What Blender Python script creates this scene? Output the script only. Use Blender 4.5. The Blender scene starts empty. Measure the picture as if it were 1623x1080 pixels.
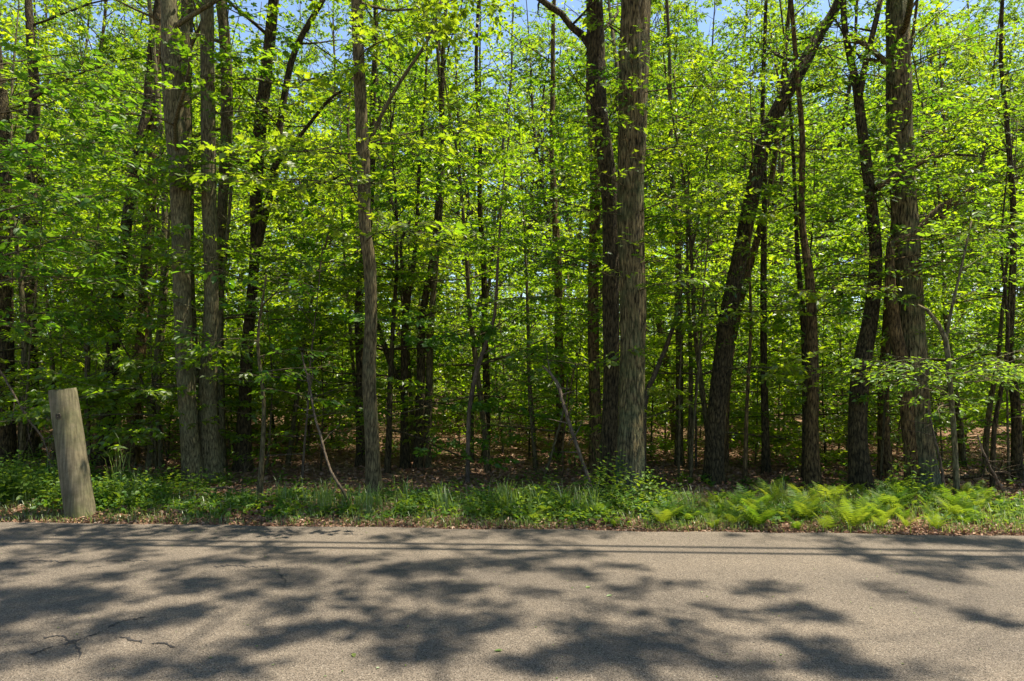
import bpy, math
import numpy as np
from mathutils import noise as mnoise, Vector
R = math.radians
PI = math.pi
sc = bpy.context.scene
col = sc.collection

# ---------------------------------------------------------------- camera
F, CX, HY, EYE = 1082.0, 811.5, 590.0, 1.6      # focal length in photo pixels, centre column, horizon row, eye height
cam_d = bpy.data.cameras.new("camera"); cam = bpy.data.objects.new("camera", cam_d); col.objects.link(cam)
cam.location = (0, 0, EYE); cam.rotation_euler = (R(90), 0, 0)
cam_d.sensor_width = 36; cam_d.lens = 24; cam_d.shift_y = 0.0308
cam_d.clip_start = 0.1; cam_d.clip_end = 1500
sc.camera = cam
# ---------------------------------------------------------------- light
SUN_EL, SUN_AZ = R(70), R(80)     # azimuth clockwise from +Y (the view direction): the sun stands high on the right
S = Vector((math.sin(SUN_AZ)*math.cos(SUN_EL), math.cos(SUN_AZ)*math.cos(SUN_EL), math.sin(SUN_EL)))
w = bpy.data.worlds.new("World"); sc.world = w; w.use_nodes = True
nt = w.node_tree; bg = nt.nodes["Background"]
sky = nt.nodes.new("ShaderNodeTexSky"); sky.sky_type = 'NISHITA'; sky.sun_disc = False
sky.sun_elevation = SUN_EL; sky.sun_rotation = SUN_AZ
sky.air_density = 1.0; sky.dust_density = 0.4; sky.ozone_density = 1.4
nt.links.new(sky.outputs[0], bg.inputs[0]); bg.inputs[1].default_value = 0.09
sun_d = bpy.data.lights.new("sun", 'SUN'); sun_d.energy = 5.0; sun_d.angle = R(0.6); sun_d.color = (1.0, 0.915, 0.77)
sun = bpy.data.objects.new("sun", sun_d); col.objects.link(sun)
sun.rotation_euler = S.to_track_quat('Z', 'Y').to_euler(); sun.location = (0, 0, 40)
sc.view_settings.view_transform = 'Standard'; sc.view_settings.look = 'None'
sc.view_settings.exposure = 1.55; sc.view_settings.gamma = 1
sc.render.engine = 'CYCLES'
sc.cycles.max_bounces = 10; sc.cycles.diffuse_bounces = 7; sc.cycles.transmission_bounces = 5; sc.cycles.glossy_bounces = 2

# ---------------------------------------------------------------- helpers
def tag(o, label=None, cat=None, group=None, kind=None):
    if label: o['label'] = label
    if cat: o['category'] = cat
    if group: o['group'] = group
    if kind: o['kind'] = kind
    return o
def empty(name, loc, rz=0.0):
    o = bpy.data.objects.new(name, None); col.objects.link(o)
    o.location = loc; o.rotation_euler = (0, 0, rz); o.empty_display_size = 0.3
    return o
def mesh_obj(name, V, Fl, mat, parent=None, loc=None, smooth=False, attr=None, origin=None):
    """V (n,3) array, Fl list of (m,k) index arrays (k corners each)."""
    V = np.asarray(V, dtype=np.float32)
    if origin is not None: V = V-np.asarray(origin, dtype=np.float32)
    if not isinstance(Fl, list): Fl = [Fl]
    Fl = [np.asarray(f, dtype=np.int32) for f in Fl if len(f)]
    me = bpy.data.meshes.new(name)
    me.vertices.add(len(V)); me.vertices.foreach_set("co", V.ravel())
    idx = np.concatenate([f.ravel() for f in Fl]); tot = np.concatenate([np.full(len(f), f.shape[1], np.int32) for f in Fl])
    st = np.concatenate(([0], np.cumsum(tot)[:-1])).astype(np.int32)
    me.loops.add(len(idx)); me.loops.foreach_set("vertex_index", idx)
    me.polygons.add(len(tot)); me.polygons.foreach_set("loop_start", st); me.polygons.foreach_set("loop_total", tot)
    me.polygons.foreach_set("use_smooth", np.full(len(tot), smooth))
    if attr is not None:
        a = me.attributes.new("r", 'FLOAT', 'FACE'); a.data.foreach_set("value", np.asarray(attr, dtype=np.float32))
    me.update(calc_edges=True); me.materials.append(mat)
    o = bpy.data.objects.new(name, me); col.objects.link(o)
    if parent is not None: o.parent = parent
    if loc is not None: o.location = loc
    elif origin is not None: o.location = origin
    return o
def copy_tree(o, parent=None):
    c = o.copy(); col.objects.link(c); c.parent = parent
    for ch in list(o.children): copy_tree(ch, c)
    return c
def nz(x, y, s=1.0, z=0.0): return mnoise.noise(Vector((x*s, y*s, z)))
def smooth(a, b, x):
    t = min(1, max(0, (x-a)/(b-a))); return t*t*(3-2*t)
def edge_y(x): return 6.96-0.059*x               # far edge of the road
NEAR = 7.7                                       # road width
def ground(x, y):
    d = y-edge_y(x)
    if d < -NEAR: d2 = -NEAR-d; return -0.03+0.03*smooth(0, 2, d2)
    if d < 0: return -0.03
    z = -0.03+0.035*smooth(0, 0.3, d)-0.14*smooth(1.0, 3.5, d)
    z += smooth(0.2, 2, d)*(0.05*nz(x, y, 0.9, 3)+0.10*nz(x, y, 0.22, 7)*smooth(2, 8, d))
    if d > 13: z += 0.045*(d-12)*smooth(12, 20, d)
    return z
def foot(px, py):
    """point on the ground seen at photo pixel (px, py)"""
    Y = 9.0
    for _ in range(12):
        g = ground((px-CX)/F*Y, Y); Y = (EYE-g)*F/(py-HY)
    return (px-CX)/F*Y, Y
def up(px, py, Y): return np.array([(px-CX)/F*Y, Y, EYE-(py-HY)/F*Y])
def catmull(P, step):
    P = np.array(P, dtype=float)
    if len(P) < 3:
        n = max(2, int(np.linalg.norm(P[-1]-P[0])/step)+1); t = np.linspace(0, 1, n)[:, None]
        return P[0]*(1-t)+P[-1]*t
    Q = np.vstack([2*P[0]-P[1], P, 2*P[-1]-P[-2]]); out = []
    for i in range(len(P)-1):
        p0, p1, p2, p3 = Q[i:i+4]
        n = max(1, int(np.linalg.norm((p2-p1)[:3])/step))
        for k in range(n):
            t = k/n
            out.append(0.5*((2*p1)+(-p0+p2)*t+(2*p0-5*p1+4*p2-p3)*t*t+(-p0+3*p1-3*p2+p3)*t**3))
    out.append(P[-1]); return np.array(out)
class Tubes:
    def __init__(s): s.V = []; s.F = []; s.T = []; s.n = 0
    def add(s, P, rad, sides=6, rng=None, rough=0.0, cap=True, flare=0.0):
        P = np.asarray(P, float); n = len(P); rad = np.broadcast_to(rad, (n,)).astype(float)
        T = np.gradient(P, axis=0); T /= np.linalg.norm(T, axis=1)[:, None]+1e-9
        ref = np.array([1.0, 0, 0]) if abs(T[0][0]) < 0.8 else np.array([0, 1.0, 0])
        u = np.cross(T, ref); u /= np.linalg.norm(u, axis=1)[:, None]+1e-9
        v = np.cross(T, u)
        a = np.arange(sides)/sides*2*PI
        rr = rad[:, None]*np.ones((1, sides))
        if rough and rng is not None:
            ph = rng.uniform(0, 6.28, 6)
            zc = np.arange(n)[:, None]*0.35
            if sides >= 28:
                aa = a[None, :]; rr = rr*(1+.028*np.sin(11*aa+1.6*np.sin(zc*.9+ph[3])+ph[4])+.018*np.sin(17*aa+2*np.sin(zc*.6+ph[5]))+.025*np.sin(zc*2.1+ph[3]))
            rr = rr*(1+rough*(0.6*np.sin(2*a+ph[0]+zc*0.4)+0.5*np.sin(3*a+ph[1]-zc*0.3)+0.5*rng.normal(0, 0.6, (n, sides))+0.4*np.sin(zc*1.1+ph[2]+a)))
        if flare:
            h = P[:, 2]-P[0, 2]; ph = rng.uniform(0, 6.28, 2)
            rr = rr*(1+flare*np.exp(-h/0.22)[:, None]*(0.6+0.55*np.sin(4*a+ph[0])+0.35*np.sin(7*a+ph[1])))
        Vv = P[:, None, :]+rr[:, :, None]*(np.cos(a)[None, :, None]*u[:, None, :]+np.sin(a)[None, :, None]*v[:, None, :])
        s.V.append(Vv.reshape(-1, 3))
        i = np.arange(n-1)[:, None]*sides; j = np.arange(sides)[None, :]; k = (j+1) % sides
        s.F.append(np.stack([i+j, i+k, i+sides+k, i+sides+j], -1).reshape(-1, 4)+s.n)
        if cap:
            s.V.append(P[-1:]+T[-1]*rad[-1]*0.4); c = s.n+n*sides; b = s.n+(n-1)*sides
            s.T.append(np.stack([b+j[0], b+k[0], np.full(sides, c)], -1)); s.n += 1
        s.n += n*sides
    def build(s, name, mat, parent=None, origin=None, smooth=True):
        return mesh_obj(name, np.concatenate(s.V), [np.concatenate(s.F)]+([np.concatenate(s.T)] if s.T else []), mat, parent, smooth=smooth, origin=origin)
# leaf outlines: x sideways, y along the leaf, z fold
OVATE = (np.array([(0, 0, 0), (-.26, .30, .05), (-.22, .66, .05), (0, 1, -.06), (.22, .66, .05), (.26, .30, .05)]), [np.array([(0, 3, 2, 1), (0, 5, 4, 3)])])
DIAM = (np.array([(0, 0, 0), (-.28, .42, .05), (0, 1, -.05), (.28, .42, .05)]), [np.array([(0, 2, 1), (0, 3, 2)])])
MAPLE = (np.array([(0, 0, 0), (-.30, .05, .03), (-.22, .25, .02), (-.52, .42, .05), (-.25, .52, .0), (-.22, .72, .03), (0, 1, -.05),
                   (.22, .72, .03), (.25, .52, .0), (.52, .42, .05), (.22, .25, .02), (.30, .05, .03), (0, .42, -.02)]),
         [np.array([(12, b, a) for a, b in zip([0, 1, 2, 3, 4, 5, 6, 7, 8, 9, 10, 11], [1, 2, 3, 4, 5, 6, 7, 8, 9, 10, 11, 0])])])
OAK = (np.array([(0, 0, 0), (-.13, .22, .02), (-.30, .40, .05), (-.12, .46, .0), (-.30, .70, .04), (-.10, .74, .0), (0, 1, -.06),
                 (.10, .74, .0), (.30, .70, .04), (.12, .46, .0), (.30, .40, .05), (.13, .22, .02)]),
       [np.array([(0, 3, 2, 1), (3, 6, 5, 4), (0, 11, 10, 9), (9, 8, 7, 6), (0, 9, 6, 3)])])
def unit(a): return a/(np.linalg.norm(a, axis=-1, keepdims=True)+1e-9)
class Leaves:
    def __init__(s): s.P = []; s.D = []; s.N = []; s.S = []; s.C = []
    def add(s, P, D, N, size, c):
        s.P.append(P); s.D.append(D); s.N.append(N); s.S.append(np.broadcast_to(size, (len(P),))); s.C.append(np.broadcast_to(c, (len(P),)))
    def count(s): return sum(len(p) for p in s.P)
    def build(s, name, tpl, mat, parent=None, origin=None, smooth=False):
        P = np.concatenate(s.P); D = unit(np.concatenate(s.D)); N = np.concatenate(s.N); Sz = np.concatenate(s.S); C = np.concatenate(s.C)
        X = unit(np.cross(D, N)); N = np.cross(X, D)
        t, fs = tpl; k = len(t)
        V = P[:, None]+Sz[:, None, None]*(t[None, :, 0, None]*X[:, None]+t[None, :, 1, None]*D[:, None]+t[None, :, 2, None]*N[:, None])
        base = np.arange(len(P))[:, None, None]*k
        Fl = [(f[None]+base).reshape(-1, f.shape[1]) for f in fs]
        at = np.concatenate([np.repeat(C, len(f)) for f in fs])
        return mesh_obj(name, V.reshape(-1, 3), Fl, mat, parent, attr=at, origin=origin, smooth=smooth)

# ---------------------------------------------------------------- materials
def newmat(name):
    m = bpy.data.materials.new(name); m.use_nodes = True; m.node_tree.nodes.clear()
    n = m.node_tree.nodes; l = m.node_tree.links
    return m, n, l, n.new("ShaderNodeOutputMaterial")
def ramp(n, l, src, stops):
    r = n.new("ShaderNodeValToRGB"); e = r.color_ramp.elements
    while len(e) < len(stops): e.new(0.5)
    for a, (p, c) in zip(e, stops): a.position = p; a.color = (*c, 1)
    l.new(src, r.inputs[0]); return r.outputs[0]
def leafmat(name, stops, trans, tcol, tmix=0.5, gloss=0.03, rough=0.42):
    """thin leaf: reflects `stops`, lets `tcol`-tinted light through"""
    m, n, l, out = newmat(name)
    at = n.new("ShaderNodeAttribute"); at.attribute_name = "r"
    oi = n.new("ShaderNodeObjectInfo")
    ad = n.new("ShaderNodeMath"); ad.operation = 'MULTIPLY_ADD'; ad.inputs[1].default_value = 0.42; l.new(oi.outputs["Random"], ad.inputs[0]); 
    mu = n.new("ShaderNodeMath"); mu.operation = 'MULTIPLY'; mu.inputs[1].default_value = 0.58; l.new(at.outputs["Fac"], mu.inputs[0]); l.new(mu.outputs[0], ad.inputs[2])
    c = ramp(n, l, ad.outputs[0], stops); t = ramp(n, l, ad.outputs[0], tcol)
    d = n.new("ShaderNodeBsdfDiffuse"); l.new(c, d.inputs[0])
    tr = n.new("ShaderNodeBsdfTranslucent"); l.new(t, tr.inputs[0])
    mx = n.new("ShaderNodeMixShader"); mx.inputs[0].default_value = trans; l.new(d.outputs[0], mx.inputs[1]); l.new(tr.outputs[0], mx.inputs[2])
    g = n.new("ShaderNodeBsdfGlossy"); g.inputs["Roughness"].default_value = rough; g.inputs[0].default_value = (.9, .95, .9, 1)
    m2 = n.new("ShaderNodeMixShader"); m2.inputs[0].default_value = gloss
    l.new(mx.outputs[0], m2.inputs[1]); l.new(g.outputs[0], m2.inputs[2]); l.new(m2.outputs[0], out.inputs[0])
    return m
def barkmat(name, dark, light, scale=(16, 16, 2.2), lichen=None, lich_amt=0.5, bump=0.6, depth=0.03, moss=None):
    m, n, l, out = newmat(name)
    tc = n.new("ShaderNodeTexCoord"); mp = n.new("ShaderNodeMapping"); mp.inputs["Scale"].default_value = scale
    l.new(tc.outputs["Object"], mp.inputs[0])
    vo = n.new("ShaderNodeTexVoronoi"); vo.feature = 'DISTANCE_TO_EDGE'; vo.inputs["Scale"].default_value = 1.0
    nzw = n.new("ShaderNodeTexNoise"); nzw.inputs["Scale"].default_value = 1.3; nzw.inputs["Detail"].default_value = 4
    l.new(mp.outputs[0], nzw.inputs[0])
    vm = n.new("ShaderNodeVectorMath"); vm.operation = 'MULTIPLY_ADD'; vm.inputs[1].default_value = (.7, .7, .7)
    l.new(nzw.outputs["Color"], vm.inputs[0]); l.new(mp.outputs[0], vm.inputs[2]); l.new(vm.outputs[0], vo.inputs["Vector"])
    fine = n.new("ShaderNodeTexNoise"); fine.inputs["Scale"].default_value = 2.0; fine.inputs["Detail"].default_value = 6; fine.inputs["Roughness"].default_value = .65; l.new(mp.outputs[0], fine.inputs[0])
    h = n.new("ShaderNodeMath"); h.operation = 'MULTIPLY_ADD'; h.inputs[1].default_value = .75
    l.new(vo.outputs["Distance"], h.inputs[0]); l.new(fine.outputs[0], h.inputs[2])
    c = ramp(n, l, h.outputs[0], [(0.44, dark), (0.60, tuple((a+b)/2 for a, b in zip(dark, light))), (0.78, light)])
    big = n.new("ShaderNodeTexNoise"); big.inputs["Scale"].default_value = 2.1; big.inputs["Detail"].default_value = 5; big.inputs["Roughness"].default_value = .7; l.new(tc.outputs["Object"], big.inputs[0])
    if lichen:
        f = ramp(n, l, big.outputs[0], [(0.62-lich_amt*0.25, (0, 0, 0)), (0.78-lich_amt*0.15, (1, 1, 1))])
        x = n.new("ShaderNodeMix"); x.data_type = 'RGBA'; l.new(f, x.inputs[0]); l.new(c, x.inputs[6])
        lm = n.new("ShaderNodeMix"); lm.data_type = 'RGBA'; lm.blend_type = 'MULTIPLY'; lm.inputs[0].default_value = 0.8; lm.inputs[6].default_value = (*lichen, 1)
        hr = ramp(n, l, h.outputs[0], [(0.35, (.3, .3, .3)), (0.9, (1, 1, 1))]); l.new(hr, lm.inputs[7]); l.new(lm.outputs[2], x.inputs[7]); c = x.outputs[2]
    if moss:                                          # green algae growing on the lowest part of the stem
        sx = n.new("ShaderNodeSeparateXYZ"); l.new(tc.outputs["Object"], sx.inputs[0])
        ma = n.new("ShaderNodeMath"); ma.operation = 'MULTIPLY_ADD'; ma.inputs[1].default_value = 1.2; l.new(big.outputs[0], ma.inputs[0])
        mneg = n.new("ShaderNodeMath"); mneg.operation = 'MULTIPLY'; mneg.inputs[1].default_value = -0.55; l.new(sx.outputs[2], mneg.inputs[0]); l.new(mneg.outputs[0], ma.inputs[2])
        f = ramp(n, l, ma.outputs[0], [(0.02, (0, 0, 0)), (0.45, (.8, .8, .8))])
        x = n.new("ShaderNodeMix"); x.data_type = 'RGBA'; l.new(f, x.inputs[0]); l.new(c, x.inputs[6])
        lm = n.new("ShaderNodeMix"); lm.data_type = 'RGBA'; lm.blend_type = 'MULTIPLY'; lm.inputs[0].default_value = 0.85; lm.inputs[6].default_value = (*moss, 1)
        hr = ramp(n, l, h.outputs[0], [(0.35, (.2, .2, .2)), (0.9, (1, 1, 1))]); l.new(hr, lm.inputs[7]); l.new(lm.outputs[2], x.inputs[7]); c = x.outputs[2]
    pat = n.new("ShaderNodeTexNoise"); pat.inputs["Scale"].default_value = 5; pat.inputs["Detail"].default_value = 6; pat.inputs["Roughness"].default_value = .75; l.new(tc.outputs["Object"], pat.inputs[0])
    pv = ramp(n, l, pat.outputs[0], [(.32, (.62, .62, .60)), (.5, (.95, .95, .95)), (.68, (1.35, 1.30, 1.22))])
    px_ = n.new("ShaderNodeMix"); px_.data_type = 'RGBA'; px_.blend_type = 'MULTIPLY'; px_.inputs[0].default_value = 1; l.new(c, px_.inputs[6]); l.new(pv, px_.inputs[7]); c = px_.outputs[2]
    p = n.new("ShaderNodeBsdfPrincipled"); p.inputs["Roughness"].default_value = 0.9; p.inputs["Specular IOR Level"].default_value = 0.15
    l.new(c, p.inputs["Base Color"])
    b = n.new("ShaderNodeBump"); b.inputs["Strength"].default_value = bump; b.inputs["Distance"].default_value = depth; l.new(h.outputs[0], b.inputs["Height"]); l.new(b.outputs[0], p.inputs["Normal"])
    l.new(p.outputs[0], out.inputs[0]); return m
M = {}
M['oakbark'] = barkmat('oak bark', (.016, .012, .005), (.25, .195, .088), (24, 24, 4.2), (.15, .175, .070), 0.6, 1.0, .06, moss=(.115, .155, .095))
M['darkbark'] = barkmat('dark bark', (.011, .0085, .004), (.095, .073, .034), (26, 26, 7), None, 0, .9, .035)
M['redbark'] = barkmat('brown bark', (.019, .012, .005), (.17, .115, .047), (24, 24, 6), (.10, .10, .04), 0.3, .8, .03)
M['paleb'] = barkmat('smooth grey brown bark', (.036, .029, .014), (.185, .158, .080), (34, 34, 7), (.15, .155, .085), 0.6, .6, .015)
M['midb'] = barkmat('grey bark', (.026, .020, .009), (.15, .122, .058), (36, 36, 7), (.11, .12, .06), 0.45, .6, .018)
M['twig'] = barkmat('pale dead wood', (.05, .036, .024), (.145, .112, .076), (40, 40, 6), None, 0, .4, .006)
M['post'] = barkmat('weathered timber', (.105, .088, .052), (.172, .146, .090), (24, 24, 1.6), (.125, .128, .058), 0.8, .4, .008)
G = [(0.0, (.016, .042, .005)), (0.5, (.054, .088, .007)), (1.0, (.12, .145, .013))]
TG = [(0.0, (.07, .22, .006)), (0.45, (.21, .37, .008)), (1.0, (.44, .53, .014))]
M['leaf'] = leafmat('canopy leaf', G, .55, TG)
M['beech'] = leafmat('beech leaf', [(0, (.022, .056, .005)), (.5, (.064, .100, .007)), (1, (.13, .155, .013))], .55, [(0, (.13, .33, .006)), (.45, (.32, .51, .008)), (1, (.55, .64, .015))])
M['nearleaf'] = leafmat('broad leaf', [(0, (.025, .075, .008)), (.5, (.055, .120, .011)), (1, (.11, .18, .02))], .5, [(0, (.11, .30, .008)), (1, (.38, .54, .02))], gloss=.02, rough=.45)
M['weed'] = leafmat('weed leaf', [(0, (.016, .060, .007)), (.5, (.045, .105, .011)), (1, (.13, .17, .024))], .42, [(0, (.08, .24, .010)), (1, (.42, .50, .025))], gloss=.012, rough=.5)
M['fern'] = leafmat('fern frond', [(0, (.022, .072, .006)), (.55, (.05, .105, .008)), (1, (.16, .175, .022))], .42, [(0, (.08, .24, .008)), (1, (.46, .52, .03))], gloss=.008, rough=.5)
M['grass'] = leafmat('grass blade', [(0, (.030, .080, .009)), (.55, (.075, .135, .017)), (1, (.21, .19, .07))], .40, [(0, (.12, .30, .015)), (1, (.40, .50, .08))], gloss=.05)
M['litter'] = leafmat('dry leaf', [(0, (.065, .030, .018)), (.35, (.17, .088, .052)), (.7, (.29, .185, .115)), (1, (.42, .32, .21))], .12, [(0, (.1, .04, .02)), (1, (.3, .18, .08))], gloss=.02)
def groundmat():
    m, n, l, out = newmat('forest soil')
    tc = n.new("ShaderNodeTexCoord")
    a = n.new("ShaderNodeTexNoise"); a.inputs["Scale"].default_value = 1.1; a.inputs["Detail"].default_value = 8; a.inputs["Roughness"].default_value = .7; l.new(tc.outputs["Object"], a.inputs[0])
    b = n.new("ShaderNodeTexVoronoi"); b.inputs["Scale"].default_value = 14; b.inputs["Randomness"].default_value = 1; l.new(tc.outputs["Object"], b.inputs["Vector"])
    f = n.new("ShaderNodeTexNoise"); f.inputs["Scale"].default_value = 45; f.inputs["Detail"].default_value = 4; l.new(tc.outputs["Object"], f.inputs[0])
    c1 = ramp(n, l, a.outputs[0], [(.3, (.065, .034, .020)), (.5, (.14, .078, .048)), (.7, (.22, .14, .09))])
    sp = n.new("ShaderNodeSeparateColor"); l.new(b.outputs["Color"], sp.inputs[0])
    c2 = ramp(n, l, sp.outputs[0], [(0, (.055, .027, .016)), (.5, (.17, .10, .06)), (1, (.33, .23, .15))])
    x = n.new("ShaderNodeMix"); x.data_type = 'RGBA'; x.inputs[0].default_value = .55; l.new(c1, x.inputs[6]); l.new(c2, x.inputs[7])
    g = n.new("ShaderNodeTexNoise"); g.inputs["Scale"].default_value = 2.4; g.inputs["Detail"].default_value = 6; l.new(tc.outputs["Object"], g.inputs[0])
    gf = ramp(n, l, g.outputs[0], [(.55, (0, 0, 0)), (.68, (.7, .7, .7))])
    y = n.new("ShaderNodeMix"); y.data_type = 'RGBA'; l.new(gf, y.inputs[0]); l.new(x.outputs[2], y.inputs[6]); y.inputs[7].default_value = (.075, .085, .022, 1)
    p = n.new("ShaderNodeBsdfPrincipled"); p.inputs["Roughness"].default_value = .95; p.inputs["Specular IOR Level"].default_value = .1; l.new(y.outputs[2], p.inputs["Base Color"])
    bp = n.new("ShaderNodeBump"); bp.inputs["Strength"].default_value = .8; bp.inputs["Distance"].default_value = .04; 
    ad = n.new("ShaderNodeMath"); ad.operation = 'ADD'; l.new(b.outputs["Distance"], ad.inputs[0]); l.new(f.outputs[0], ad.inputs[1]); l.new(ad.outputs[0], bp.inputs["Height"]); l.new(bp.outputs[0], p.inputs["Normal"])
    l.new(p.outputs[0], out.inputs[0]); return m
def asphaltmat():
    m, n, l, out = newmat('worn asphalt')
    tc = n.new("ShaderNodeTexCoord")
    v = n.new("ShaderNodeTexVoronoi"); v.inputs["Scale"].default_value = 175; l.new(tc.outputs["Object"], v.inputs["Vector"])
    sp = n.new("ShaderNodeSeparateColor"); l.new(v.outputs["Color"], sp.inputs[0])
    c = ramp(n, l, sp.outputs[0], [(0, (.030, .026, .020)), (.35, (.102, .084, .063)), (.80, (.141, .116, .088)), (.96, (.16, .137, .108)), (1, (.23, .205, .165))])
    a = n.new("ShaderNodeTexNoise"); a.inputs["Scale"].default_value = .8; a.inputs["Detail"].default_value = 8; a.inputs["Roughness"].default_value = .6; l.new(tc.outputs["Object"], a.inputs[0])
    mp = n.new("ShaderNodeMapping"); mp.inputs["Rotation"].default_value = (0, 0, .059); mp.inputs["Scale"].default_value = (.12, 1.1, 1); l.new(tc.outputs["Object"], mp.inputs[0])
    tk = n.new("ShaderNodeTexNoise"); tk.inputs["Scale"].default_value = 1.0; tk.inputs["Detail"].default_value = 3; l.new(mp.outputs[0], tk.inputs[0])
    sm = n.new("ShaderNodeMath"); sm.operation = 'MULTIPLY_ADD'; sm.inputs[1].default_value = .5; l.new(a.outputs[0], sm.inputs[0])
    hk = n.new("ShaderNodeMath"); hk.operation = 'MULTIPLY'; hk.inputs[1].default_value = .5; l.new(tk.outputs[0], hk.inputs[0]); l.new(hk.outputs[0], sm.inputs[2])
    av = ramp(n, l, sm.outputs[0], [(.35, (.74, .74, .75)), (.65, (1.2, 1.17, 1.13))])
    x = n.new("ShaderNodeMix"); x.data_type = 'RGBA'; x.blend_type = 'MULTIPLY'; x.inputs[0].default_value = 1; l.new(c, x.inputs[6]); l.new(av, x.inputs[7])
    f = n.new("ShaderNodeTexNoise"); f.inputs["Scale"].default_value = 260; f.inputs["Detail"].default_value = 2; l.new(tc.outputs["Object"], f.inputs[0])
    fv = ramp(n, l, f.outputs[0], [(.3, (.6, .6, .6)), (.7, (1.3, 1.3, 1.3))])
    y = n.new("ShaderNodeMix"); y.data_type = 'RGBA'; y.blend_type = 'MULTIPLY'; y.inputs[0].default_value = 1; l.new(x.outputs[2], y.inputs[6]); l.new(fv, y.inputs[7])
    p = n.new("ShaderNodeBsdfPrincipled"); p.inputs["Roughness"].default_value = .85; p.inputs["Specular IOR Level"].default_value = .2; l.new(y.outputs[2], p.inputs["Base Color"])
    bp = n.new("ShaderNodeBump"); bp.inputs["Strength"].default_value = .6; bp.inputs["Distance"].default_value = .006; l.new(v.outputs["Distance"], bp.inputs["Height"]); l.new(bp.outputs[0], p.inputs["Normal"])
    l.new(p.outputs[0], out.inputs[0]); return m
def plain(name, c, rough=.8):
    m, n, l, out = newmat(name); p = n.new("ShaderNodeBsdfPrincipled"); p.inputs["Roughness"].default_value = rough
    t = n.new("ShaderNodeTexNoise"); t.inputs["Scale"].default_value = 9; cc = ramp(n, l, t.outputs[0], [(.3, tuple(v*.8 for v in c)), (.7, tuple(v*1.2 for v in c))])
    l.new(cc, p.inputs["Base Color"]); l.new(p.outputs[0], out.inputs[0]); return m
M['soil'] = groundmat(); M['asphalt'] = asphaltmat(); M['crack'] = plain('crack tar', (.015, .012, .010)); M['wire'] = plain('black cable', (.02, .02, .02), .5)

# ---------------------------------------------------------------- the setting
rng = np.random.RandomState(7)
xs = np.concatenate([np.linspace(-400, -60, 12)[:-1], np.linspace(-60, -13, 48)[:-1], np.arange(-13, 13, .13), np.linspace(13, 60, 48), np.linspace(60, 400, 12)[1:]])
ys = np.concatenate([np.linspace(-150, -2, 20)[:-1], np.linspace(-2, 6.3, 5)[:-1], np.arange(6.3, 14, .08), np.linspace(14, 40, 90), np.linspace(40, 90, 40)[1:], np.linspace(90, 600, 20)[1:]])
XX, YY = np.meshgrid(xs, ys); ZZ = np.array([[ground(x, y) for x in xs] for y in ys])
nx, ny = len(xs), len(ys)
i, j = np.meshgrid(np.arange(nx-1), np.arange(ny-1)); a = (j*nx+i).ravel()
o = mesh_obj('ground', np.stack([XX, YY, ZZ], -1).reshape(-1, 3), np.stack([a, a+1, a+nx+1, a+nx], -1), M['soil'], smooth=True); tag(o, kind='structure')
# road: one slab with ragged edges
rx = np.concatenate([np.linspace(-120, -12, 40)[:-1], np.arange(-12, 12, .05), np.linspace(12, 120, 40)])
rows = []
for x in rx:
    e = edge_y(x)+.06*nz(x, 0, 1.1)+.035*nz(x, 5, 5)+.02*nz(x, 9, 17); b = edge_y(x)-NEAR+.05*nz(x, 3, 2)
    rows.append([(x, b, -.06), (x, b, .004)]+[(x, b+(e-b)*t, .004+.03*math.sin(PI*t)) for t in (.25, .5, .75)]+[(x, e-.03, .006), (x, e, -.004), (x, e, -.06)])
V = np.array(rows); k = V.shape[1]; i, j = np.meshgrid(np.arange(k-1), np.arange(len(rx)-1)); a = (j*k+i).ravel()
o = mesh_obj('road', V.reshape(-1, 3), np.stack([a, a+k, a+k+1, a+1], -1), M['asphalt']); tag(o, kind='structure')
def road_z(x, y):
    t = (y-(edge_y(x)-NEAR))/NEAR; return .004+.03*math.sin(PI*t)
# hairline cracks in the old asphalt (thin ribbons of dark filler)
cracks = [[(60, 1022), (95, 1016), (118, 1028), (92, 1032)], [(92, 1032), (130, 1022), (165, 1008)], [(185, 1018), (215, 1024), (232, 1030)],
          [(160, 893), (200, 893), (245, 893)], [(438, 888), (441, 910)], [(0, 898), (60, 893), (120, 895)], [(130, 905), (175, 900)], [(150, 867), (185, 870)],
          [(540, 835), (560, 849), (585, 850)], [(165, 1008), (200, 990), (240, 985)], [(118, 1028), (128, 1045), (120, 1062)], [(232, 1030), (262, 1028), (285, 1040)], [(441, 910), (452, 930), (446, 948)], [(330, 905), (360, 900), (395, 904), (438, 900)], [(40, 1050), (92, 1032)]]
CV, CF = [], []
for c in cracks:
    pts = []
    for (x0, y0), (x1, y1) in zip(c[:-1], c[1:]):
        n = max(4, int(math.hypot(x1-x0, y1-y0)/3))
        for q in range(n): t = q/n; pts.append((x0+(x1-x0)*t+rng.normal(0, 1.5), y0+(y1-y0)*t+rng.normal(0, .9)))
    for q, (px, py) in enumerate(pts):
        Y = EYE*F/(py-HY); x = (px-CX)/F*Y; wd = rng.uniform(.002, .009)*(1.2 if 2 < q < len(pts)-3 else .3); z = road_z(x, Y)
        CV += [(x-wd*.4, Y-wd, z+.002), (x+wd*.4, Y+wd, z+.002)]
        if q: b = len(CV)-4; CF.append((b, b+2, b+3, b+1))
o = mesh_obj('road_cracks', CV, np.array(CF), M['crack']); tag(o, kind='structure')

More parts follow.
